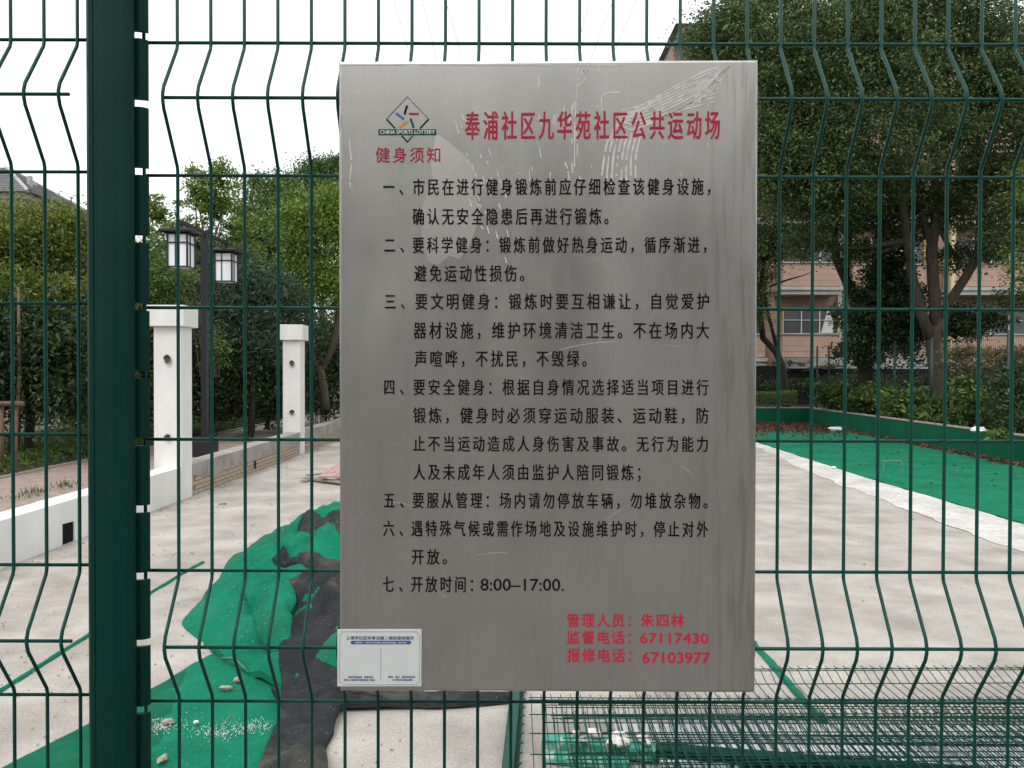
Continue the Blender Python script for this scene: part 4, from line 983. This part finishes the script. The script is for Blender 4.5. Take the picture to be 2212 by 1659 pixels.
lb_ = [(limb([(1700, 900, 0), (1696, 840, 0), (1690, 790, 0), (1676, 760, 0), (1648, 730, 0), (1640, 650, 0), (1650, 560, 0)], 31.3), [.17, .15, .14, .13, .12, .10, .06]),
       (limb([(1685, 775, 0), (1670, 720, 0), (1655, 660, 0), (1650, 600, 0)], 31.3), [.09, .07, .06, .03]),
       (limb([(1660, 620, 0), (1700, 605, -.2), (1735, 595, -.3), (1760, 585, -.3)], 31.3), [.04, .035, .02, .01])]
tree('slender crooked tree right beside the sign edge, forking low above the hedge', tuple(D(1700, 880, 31.3)), [(1650, 470, 31, 70, 80), (1625, 560, 31, 50, 80), (1700, 520, 31, 70, 40), (1630, 660, 31, 25, 60)],
     22000, .12, 'leaf_camphor', .26, .1, 'bark_dark', 'young_tree', lb_)
tree('tree behind the sign at the far end of the court', tuple(G(1350, 905)), [(1350, 520, 31, 150, 130), (1450, 640, 31, 130, 130), (1550, 600, 31, 90, 120)], 9000, .16, 'leaf_camphor', .4, .2)
tree('yellow-green bough tree at the right picture edge', tuple(D(2260, 900, 21)), [(2235, 560, 21, 55, 70), (2250, 420, 21, 60, 90)], 7000, .10, 'leaf_light', .2, .12)

def shrub(label, blobs, n, leaf, m, base=None, clump=.12, name='shrub', cat='shrub', asp=.5, shell=.2, up=.6, group=None, droop=0):
    W = []
    for (px, py, Y, rx, ry) in blobs:
        c = D(px, py, Y); k_ = Y / FP; W.append((c.x, c.y, c.z, rx * k_, min(rx, ry * 1.5) * k_, ry * k_))
    pts, tint, cc = cloud(W, n, clump, per=30, shell=shell)
    base = base or (W[0][0], W[0][1], max(.19, min(q[2] - q[5] for q in W)))
    root = empty(name, base, label=label, cat=cat, group=group)
    link('foliage', leaves('foliage', pts - np.array(base), leaf, tint, m, asp, up, droop), root)
    mb = MB()
    for q in cc[:14]:
        t = Vector(q) - Vector(base); mb.tube([(t.x * .4, t.y * .4, -.05), (t.x * .6, t.y * .6, t.z * .5), t], [.014, .01, .005], 4, False)
    mb.build('stems', 'bark', root)
    return root
# trimmed hedge
base = (8.0, 30.2, .45)
hx = rng.uniform(-12.5, 2.6, 34000); hy = rng.uniform(-.6, .6, 34000); hz = rng.uniform(0, 1, 34000) ** .6 * .62 + .05
f = rng.random(34000) < .5; hy[f] = -.6 + rng.normal(0, .04, f.sum()); hz += .03 * np.sin(hx * 3)
pts = np.stack([hx, hy, hz], 1)
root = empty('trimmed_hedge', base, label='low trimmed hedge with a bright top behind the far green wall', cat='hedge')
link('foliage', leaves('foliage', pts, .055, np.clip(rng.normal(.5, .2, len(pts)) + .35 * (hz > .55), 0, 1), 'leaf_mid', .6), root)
mb = MB()
for i in range(30): mb.tube([(-12.4 + i * .5, 0, -.02), (-12.3 + i * .5, .05, .5)], .02, 5)
mb.build('stems', 'bark', root)
lbs = ['large-leaved bush at the corner where the two green walls meet', 'large-leaved bush second from the wall corner along the right wall', 'bright large-leaved bush in front of the biggest trunk', 'bright leafy bush drooping over the kerb at the right', 'pale green bush just left of the rightmost fence post']
for lbl, bl in zip(lbs, ([(1815, 862, 26.5, 45, 32)], [(1885, 868, 24.5, 50, 36)], [(1955, 880, 22.4, 55, 42), (1990, 860, 22.4, 30, 25)], [(2035, 905, 20.4, 50, 42)], [(2105, 890, 18.8, 48, 52), (2085, 840, 19.2, 20, 30)])):
    shrub(lbl, bl, 2600, .17, 'leaf_fresh', asp=.4, clump=.14, group='bushes on the bed along the right wall')
shrub('dark bush behind the kerb at the right picture edge', [(2190, 870, 17, 50, 80), (2240, 920, 16.2, 50, 50)], 5200, .10, 'leaf_dark', clump=.15, name='shrub')
shrub('dull olive vine climbing the mesh fence at the right edge', [(2090, 765, 19.9, 65, 22), (2185, 768, 18, 60, 28), (2100, 800, 19.9, 60, 30), (2060, 790, 20.6, 40, 35)], 6000, .07, 'leaf_vine', clump=.08, name='vine', cat='vine')
shrub('withered vine along the top of the far mesh fence', [(1700, 785, 28.8, 60, 6), (1800, 790, 27.6, 30, 9)], 900, .07, 'leaf_vine', clump=.06, name='vine', cat='vine')
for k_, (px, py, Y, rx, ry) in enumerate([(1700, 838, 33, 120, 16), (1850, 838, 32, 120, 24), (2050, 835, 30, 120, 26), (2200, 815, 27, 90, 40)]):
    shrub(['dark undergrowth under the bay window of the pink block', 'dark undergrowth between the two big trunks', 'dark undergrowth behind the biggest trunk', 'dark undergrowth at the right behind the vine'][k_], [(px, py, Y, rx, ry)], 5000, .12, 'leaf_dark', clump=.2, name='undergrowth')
shrub('small broad-leaved weed growing over the kerb at the right', [(2158, 935, 15.5, 22, 12), (2140, 940, 15.6, 14, 8)], 70, .2, 'leaf_fresh', clump=.08, name='weed', cat='plant', asp=.55)

# ------------------------------------------------------------------ trees, left
gl = .19
def bl_(px, Y): p = D(px, 900, Y); return (p.x, p.y, gl)
tree('yellowish-green tree at the far left edge with bare reddish twigs', bl_(60, 14.5), [(60, 510, 15, 120, 75), (-60, 560, 15, 120, 90), (150, 525, 15.5, 80, 80), (40, 640, 14.5, 130, 70)], 42000, .10, 'leaf_yellow', .2, .09, 'bark', 'yellowish_tree', asp=.3, up=.6)
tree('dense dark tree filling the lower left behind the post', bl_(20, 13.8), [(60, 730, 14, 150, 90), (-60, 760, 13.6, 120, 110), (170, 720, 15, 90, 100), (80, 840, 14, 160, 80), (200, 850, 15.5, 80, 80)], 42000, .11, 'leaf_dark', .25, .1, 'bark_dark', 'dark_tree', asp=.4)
tree('open light-green tree rising above the lamp with sky between its sprigs', bl_(440, 21), [(440, 480, 22, 60, 75), (480, 410, 22, 28, 60), (420, 400, 22, 16, 40), (345, 500, 21, 38, 60), (395, 530, 21.5, 60, 60), (340, 455, 21, 14, 25), (530, 500, 22.5, 50, 60), (455, 440, 22, 26, 50), (470, 370, 22, 9, 28), (500, 400, 22, 14, 40), (332, 440, 21, 8, 34), (418, 372, 22, 8, 24)], 12000, .12, 'leaf_light', .11, .08, 'bark', 'open_tree', asp=.45, tint_shift=.1)
tree('rounded mid-green tree between the lamp and the sign', bl_(560, 26), [(570, 470, 27, 65, 70), (590, 540, 26, 75, 90), (540, 560, 26, 50, 80), (610, 420, 28, 40, 40), (560, 400, 27, 25, 22)], 30000, .12, 'leaf_mid', .26, .12, 'bark', 'rounded_tree', asp=.4, up=.5, droop=.3)
tree('tall dark-topped tree beside the upper left edge of the sign', bl_(700, 30), [(680, 400, 31, 75, 55), (740, 420, 31, 80, 80), (640, 430, 31, 40, 50), (690, 370, 31, 40, 28)], 26000, .14, 'leaf_mid', .25, .14, 'bark', 'tall_tree', tint_shift=-.2, asp=.4)
tree('bright light-green tree touching the left edge of the sign', bl_(715, 21), [(700, 520, 21, 70, 90), (740, 450, 21, 60, 60), (650, 500, 21, 42, 80), (665, 600, 21, 45, 50), (735, 620, 21, 60, 60)], 30000, .105, 'leaf_light', .22, .1, 'bark', 'light_green_tree', lb_ and [(limb([(703, 885, 0), (700, 850, 0), (695, 820, 0), (690, 790, 0)], 21), [.13, .12, .12, .11]), (limb([(697, 825, 0), (672, 770, 0), (665, 700, 0), (670, 600, 0)], 21), [.09, .07, .06, .03]), (limb([(692, 800, 0), (718, 755, 0), (728, 700, 0), (735, 560, 0)], 21), [.09, .08, .07, .03])], asp=.42, up=.4, droop=.4)
tree('bluish narrow-leaved tree behind the lanterns', bl_(540, 19), [(545, 640, 19.5, 80, 60), (500, 600, 19.5, 60, 60), (600, 660, 20, 60, 70), (560, 730, 19.5, 90, 60), (470, 700, 19, 70, 80)], 34000, .16, 'leaf_blue', .22, .09, 'bark_dark', 'narrow_leaved_tree', asp=.16, up=.3, droop=.5)
tree('olive bush-like tree behind the nearest white pillar', bl_(360, 18), [(360, 620, 18.5, 60, 60), (380, 700, 18, 60, 60), (340, 560, 19, 50, 50), (330, 660, 18, 50, 90)], 22000, .09, 'leaf_mid', .17, .08, 'bark', 'olive_tree', asp=.35, tint_shift=-.05)
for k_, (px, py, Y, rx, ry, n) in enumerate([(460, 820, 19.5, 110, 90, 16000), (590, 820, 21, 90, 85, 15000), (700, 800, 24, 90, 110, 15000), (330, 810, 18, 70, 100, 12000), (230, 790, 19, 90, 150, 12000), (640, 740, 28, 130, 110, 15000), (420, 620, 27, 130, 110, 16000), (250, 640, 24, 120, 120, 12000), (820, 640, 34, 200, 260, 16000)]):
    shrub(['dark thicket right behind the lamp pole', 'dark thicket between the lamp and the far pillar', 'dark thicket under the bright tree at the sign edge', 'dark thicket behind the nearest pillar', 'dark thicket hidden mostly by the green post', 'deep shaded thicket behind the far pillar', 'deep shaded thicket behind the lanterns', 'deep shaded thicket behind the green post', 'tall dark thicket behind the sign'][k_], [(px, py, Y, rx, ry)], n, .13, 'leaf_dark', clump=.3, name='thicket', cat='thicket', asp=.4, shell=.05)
shrub('loose light shrub with arching twigs beside the lamp pole', [(470, 760, 17.2, 22, 50), (400, 590, 17.4, 30, 30), (455, 700, 17.5, 20, 30)], 1500, .08, 'leaf_mid', clump=.12, name='twiggy_shrub', asp=.35)
# trunks standing in the shade
for i, (px, yt_, yb_, Y, lbl) in enumerate([(578, 700, 880, 22.5, 'dark thin trunk between the lamp and the far pillar'), (545, 720, 885, 21.5, 'second dark thin trunk just left of it, nearer the lamp'), (30, 620, 900, 13.2, 'pale thin slanting trunk at the far left edge')]):
    a = D(px, yb_, Y); a.z = gl; b = D(px - 8 + i * 9, yt_, Y); MB().tube([(0, 0, -.1), ((b - a) * .5 + Vector((.05, 0, 0))), b - a], [.07, .06, .04] if i < 2 else [.035, .03, .02], 7).build('bare_trunk', 'bark_dark' if i < 2 else 'stake', None, smooth=True, loc=a, label=lbl, cat='tree trunk')
# ground cover
def cover(name, x0, x1, y0, y1, n, size, m, zmax, label=None, cat='ground cover', dens=None, z0=.19, asp=.4, up=.5):
    p = np.stack([rng.uniform(x0, x1, n), rng.uniform(y0, y1, n), z0 + rng.uniform(0, 1, n) ** .7 * zmax], 1)
    h = np.array([noise.noise(Vector((a * .9, b * .9, 4))) for a, b, _ in p]); p[:, 2] = z0 + (p[:, 2] - z0) * (1 + h)
    if dens is not None: p = p[h > dens]
    return link(name, leaves(name, p, size, np.clip(rng.normal(.5, .2, len(p)), 0, 1), m, asp, up), None, kind='stuff', label=label or name.replace('_', ' '), cat=cat)
cover('ground_cover', -12, -7.6, 8, 17, 42000, .065, 'leaf_fresh', .22, 'low leafy ground cover along the path under the left trees')
cover('red_flowers', -10.5, -8.0, 9, 16, 1600, .05, 'flower_red', .27, 'scattered red flowers in the ground cover at the left', 'flowers', .18, z0=.23)
gx = rng.uniform(-12, -7.58, 60000); gy = 15 + rng.uniform(0, 1, 60000) ** 1.3 * 26
k_ = np.stack([gx, gy, np.full(60000, .24)], 1)
n_ = 60000; a = rand_dirs(n_, 0) * .35; a[:, 2] = 1; a /= np.linalg.norm(a, axis=1)[:, None]; s = rng.uniform(.04, .13, n_)
bvec = np.cross(a, rand_dirs(n_)); bvec /= np.linalg.norm(bvec, axis=1)[:, None]
link('grass', quads_mesh('grass', k_, a * s[:, None], bvec * .006, np.clip(rng.normal(.5, .2, n_), 0, 1), 'grass'), None, kind='stuff', label='strip of rough grass beside the path beyond the lamp', cat='grass')
def tuft(px, py, n, h, label, z=.2, m='grass', wd=.006, name='grass_tuft'):
    p0 = G(px, py, z); p = np.zeros((n, 3)); p[:, :2] = rng.normal(0, .10, (n, 2)); a = rand_dirs(n) * .6; a[:, 2] = 1; a /= np.linalg.norm(a, axis=1)[:, None]; s = rng.uniform(.4, 1, n) * h
    b = np.cross(a, rand_dirs(n)); b /= np.linalg.norm(b, axis=1)[:, None]; p += a * s[:, None]
    link(name, quads_mesh(name, p, a * s[:, None], b * wd, np.clip(rng.normal(.7, .2, n), 0, 1), m), None, loc=p0, label=label, cat='weeds', kind='stuff')
for px, py, n, h, lbl in [(40, 1078, 40, .05, 'leafy weeds behind the white low wall, leftmost tuft'), (75, 1068, 60, .07, 'leafy weeds behind the white low wall, close to the thick post'), (140, 1052, 70, .06, 'leafy weeds behind the white low wall at the left of the post'), (440, 982, 50, .16, 'yellowish strappy weed at the foot of the lamp base'),
                          (520, 950, 80, .12, 'grass tuft behind the bare wall halfway between the pillars'), (590, 930, 70, .12, 'grass tuft behind the bare wall just before the far pillar')]:
    tuft(px, py, n, h, lbl)
# tree stakes
st = empty('tree_stakes', G(25, 1000, gl), label='wooden prop frame supporting a tree at the far left edge', cat='tree support')
o = st.location; a = D(0, 873, 12.2) - o; b_ = D(50, 872, 12.2) - o
MB().tube([a - Vector((.4, 0, 0)), b_], .04, 8).build('crossbar', 'stake', st, smooth=True)
for px in (32, 2):
    t = D(px, 872, 12.25) - o; MB().tube([(t.x, t.y, -.1), t], .04, 8).build('stake', 'stake', st, smooth=True)

# ------------------------------------------------------------------ small things
# leaf litter in the corner of the turf field
n = 14000; q = rng.random(n); y = 28.1 - np.abs(rng.normal(0, 2.1, n)); x = 10.4 - rng.random(n) * 6.0
y2 = rng.uniform(10, 28, n); x2 = 9.55 + (y2 - 8.8) * .0556 - np.abs(rng.normal(0, .13, n)) - .06
m_ = rng.random(n) < .8; x = np.where(m_, x, x2); y = np.where(m_, y, y2)
ll = np.stack([x, y, .025 + rng.random(n) * .03], 1)
link('leaf_litter', leaves('leaf_litter', ll, .10, rng.random(n), 'litter', .7, 2.0), None, kind='stuff', label='brown dead leaves piled along the foot of the green walls', cat='leaf litter')
n = 260; s_ = np.stack([rng.uniform(6.6, 9.6, n), rng.uniform(12, 25, n), np.full(n, .028)], 1)
link('scattered_leaves', leaves('scattered_leaves', s_, .07, rng.random(n), 'litter', .7, 4.0), None, kind='stuff', label='single dead leaves scattered over the green turf field', cat='leaves')
p = G(1805, 929, .05); lump(.16, 3, 'foam', 'foam_block', None, (p.x, p.y, .08), (1.3, .8, .45), label='white foam block lying on the dead leaves near the wall corner', cat='foam block')
p = G(1801, 1010, .03); lump(.05, 5, 'foam', 'white_scrap', None, (p.x, p.y, .03), (1, .8, .5), label='small white scrap on the green turf field', cat='litter')
p = G(2115, 965, .5); p = D(2115, 943, 16.4); lump(.11, 8, 'chip', 'pale_stone', None, (p.x, p.y, .62), (1.4, .8, .6), label='pale stone resting on the soil beside the kerb at the right', cat='stone')
A, B = G(1908, 1018, .02), G(1942, 1016, .02)
MB().tube([(0, 0, 0), (.01, 0, .19), ((B - A).x - .01, .0, .2), ((B - A).x, 0, 0)], .004, 6).build('wire_hoop', 'kerb', None, loc=(A.x, A.y, .018), label='thin wire hoop standing on the green turf field', cat='wire hoop')
# crumbs of mortar and grit
mb = MB(); rs = random.Random(4)
for i in range(1500):
    Y = 3 + rs.random() ** 1.5 * 14; X = rs.uniform(-4.4, -.4) if i % 3 else rs.uniform(-4.4, 5)
    if i % 6 == 0: X = WX + .08 + abs(rs.gauss(0, .12)); Y = rs.uniform(7, 22)
    r_ = rs.uniform(.003, .010) * (1 + (rs.random() < .08) * 1.3); v = []
    for k_ in range(4): a = k_ * math.pi / 2 + rs.random(); v.append((X + math.cos(a) * r_ * 1.3, Y + math.sin(a) * r_, .0))
    v.append((X, Y, r_ * 1.1 + .004)); mb.add(v, [(0, 1, 4), (1, 2, 4), (2, 3, 4), (3, 0, 4)])
mb.build('grit', 'stone', None, kind='stuff', label='crumbs of mortar and grit scattered over the concrete', cat='grit')
mb = MB()
for i in range(520):
    px = rs.choice((rs.gauss(345, 12), rs.gauss(470, 22), rs.gauss(545, 20), rs.uniform(330, 600))); py = rs.gauss(1572, 8) + 8 * math.sin(px * .03); p = G(px, py, .03); r_ = rs.uniform(.0008, .0030)
    mb.add([(p.x - r_, p.y, .024), (p.x, p.y - r_, .024), (p.x + r_, p.y, .024), (p.x, p.y + r_ * 1.5, .024), (p.x, p.y, .03)], [(0, 1, 4), (1, 2, 4), (2, 3, 4), (3, 0, 4)])
mb.build('plaster_crumbs', 'chip', None, kind='stuff', label='line of white plaster crumbs spilled across the turf strip', cat='crumbs')
for px, py, r_, m, lbl, sq in [(514, 1470, .022, 'stone', 'brown lump on the turf strip, just under the edge of the folded turf', (1.2, .9, .7)), (487, 1487, .022, 'stone', 'long brown mortar piece on the turf strip left of the brown lump', (1.7, .7, .6)), (363, 1560, .022, 'stone', 'grey clod on the darker band of the turf strip', (1.5, .9, .6)),
                              (614, 1562, .016, 'chip', 'bright white chip on the black backing at the bottom', (1.2, .8, .5)), (351, 1640, .024, 'stone', 'pale oblong fragment near the bottom beside the post', (.8, 1.6, .5)), (424, 1561, .012, 'chip', 'small white chip on the turf strip among the plaster crumbs', (1.2, 1, .6)), (645, 1514, .016, 'wood_old', 'light brown flake on the black backing edge', (1.4, .9, .3)),
                              (480, 1085, .035, 'stone', 'brown clod on the open concrete between wall and heap', (1.5, .9, .5)), (283, 1322, .02, 'stone', 'reddish crumb touching the green turf cutting', (1.1, .8, .6))]:
    p = G(px, py, .03); lump(r_, int(px), m, 'debris_piece', None, (p.x, p.y, .034 if py > 1400 else .012), sq, label=lbl, cat='debris')
for px, py, px2, py2, lbl in [(478, 1421, 530, 1445, 'bent dry twig lying on the fold of the turf'), (480, 1567, 508, 1548, 'thin straight straw on the turf strip'), (368, 1206, 385, 1196, 'short dry twig on the concrete')]:
    a, b_ = G(px, py, .04), G(px2, py2, .06); MB().tube([(0, 0, 0), (b_ - a) * .5 + Vector((0, .03, .02)), b_ - a], [.003, .003, .002], 5).build('twig', 'wood_old', None, loc=a, label=lbl, cat='twig')
# thin ropes of the ball-stop net overhead
for (a, b_, lbl) in [((851, 0), (888, 130), 'leftmost thin rope slanting down behind the top of the sign'), ((912, 0), (944, 130), 'thin rope second from the left above the sign'), ((962, 0), (1000, 130), 'thin rope above the sign left of its middle'),
                     ((1275, 0), (1238, 130), 'thin rope above the sign right of its middle'), ((1325, 0), (1275, 130), 'thin rope second from the right above the sign'), ((1375, 0), (1318, 130), 'rightmost thin rope slanting down behind the top of the sign')]:
    A, B = D(*a, 20), D(*b_, 20); d = B - A; MB().tube([-d * .5, d * 3.2], .006, 5).build('net_rope', 'far_green', None, loc=A, label=lbl, cat='rope', group='ropes of the ball stop net')

# unseen trees added behind the viewpoint for the steel and wires to reflect
W = [(-1.6, 0, 4.2, 2.2, 1.6, 2.2), (1.6, 0, 4.6, 2.2, 1.6, 2.4), (0, 0, 6.6, 2.4, 1.8, 2.0), (0, .3, 2.4, 2.8, 1.2, 1.6)]
pts, tint, _ = cloud(W, 9000, .4, shell=.3); cme = leaves('crown', pts, .42, tint, 'leaf_camphor')
tmb = MB().tube([(0, 0, -.2), (.05, 0, 2), (0, 0, 4), (.3, 0, 6)], [.22, .18, .14, .05], 8); tme = tmb.mesh('trunk', 'bark', True)
for i, x in enumerate((-17, -12.5, -8.2, -4, .4, 4.6, 9, 13.5, 18)):
    r0 = empty('added_tree', (x * 2.2, -20.5 - (i % 3) * 1.5, 0), label='broad tree added behind the viewpoint, outside the picture, to be reflected in the sign', cat='tree', group='row of trees added behind the viewpoint')
    r0.rotation_euler.z = i * 2.1; r0.scale = (1.9, 1.9, 1.25)
    link('crown', cme, r0); link('trunk', tme, r0)
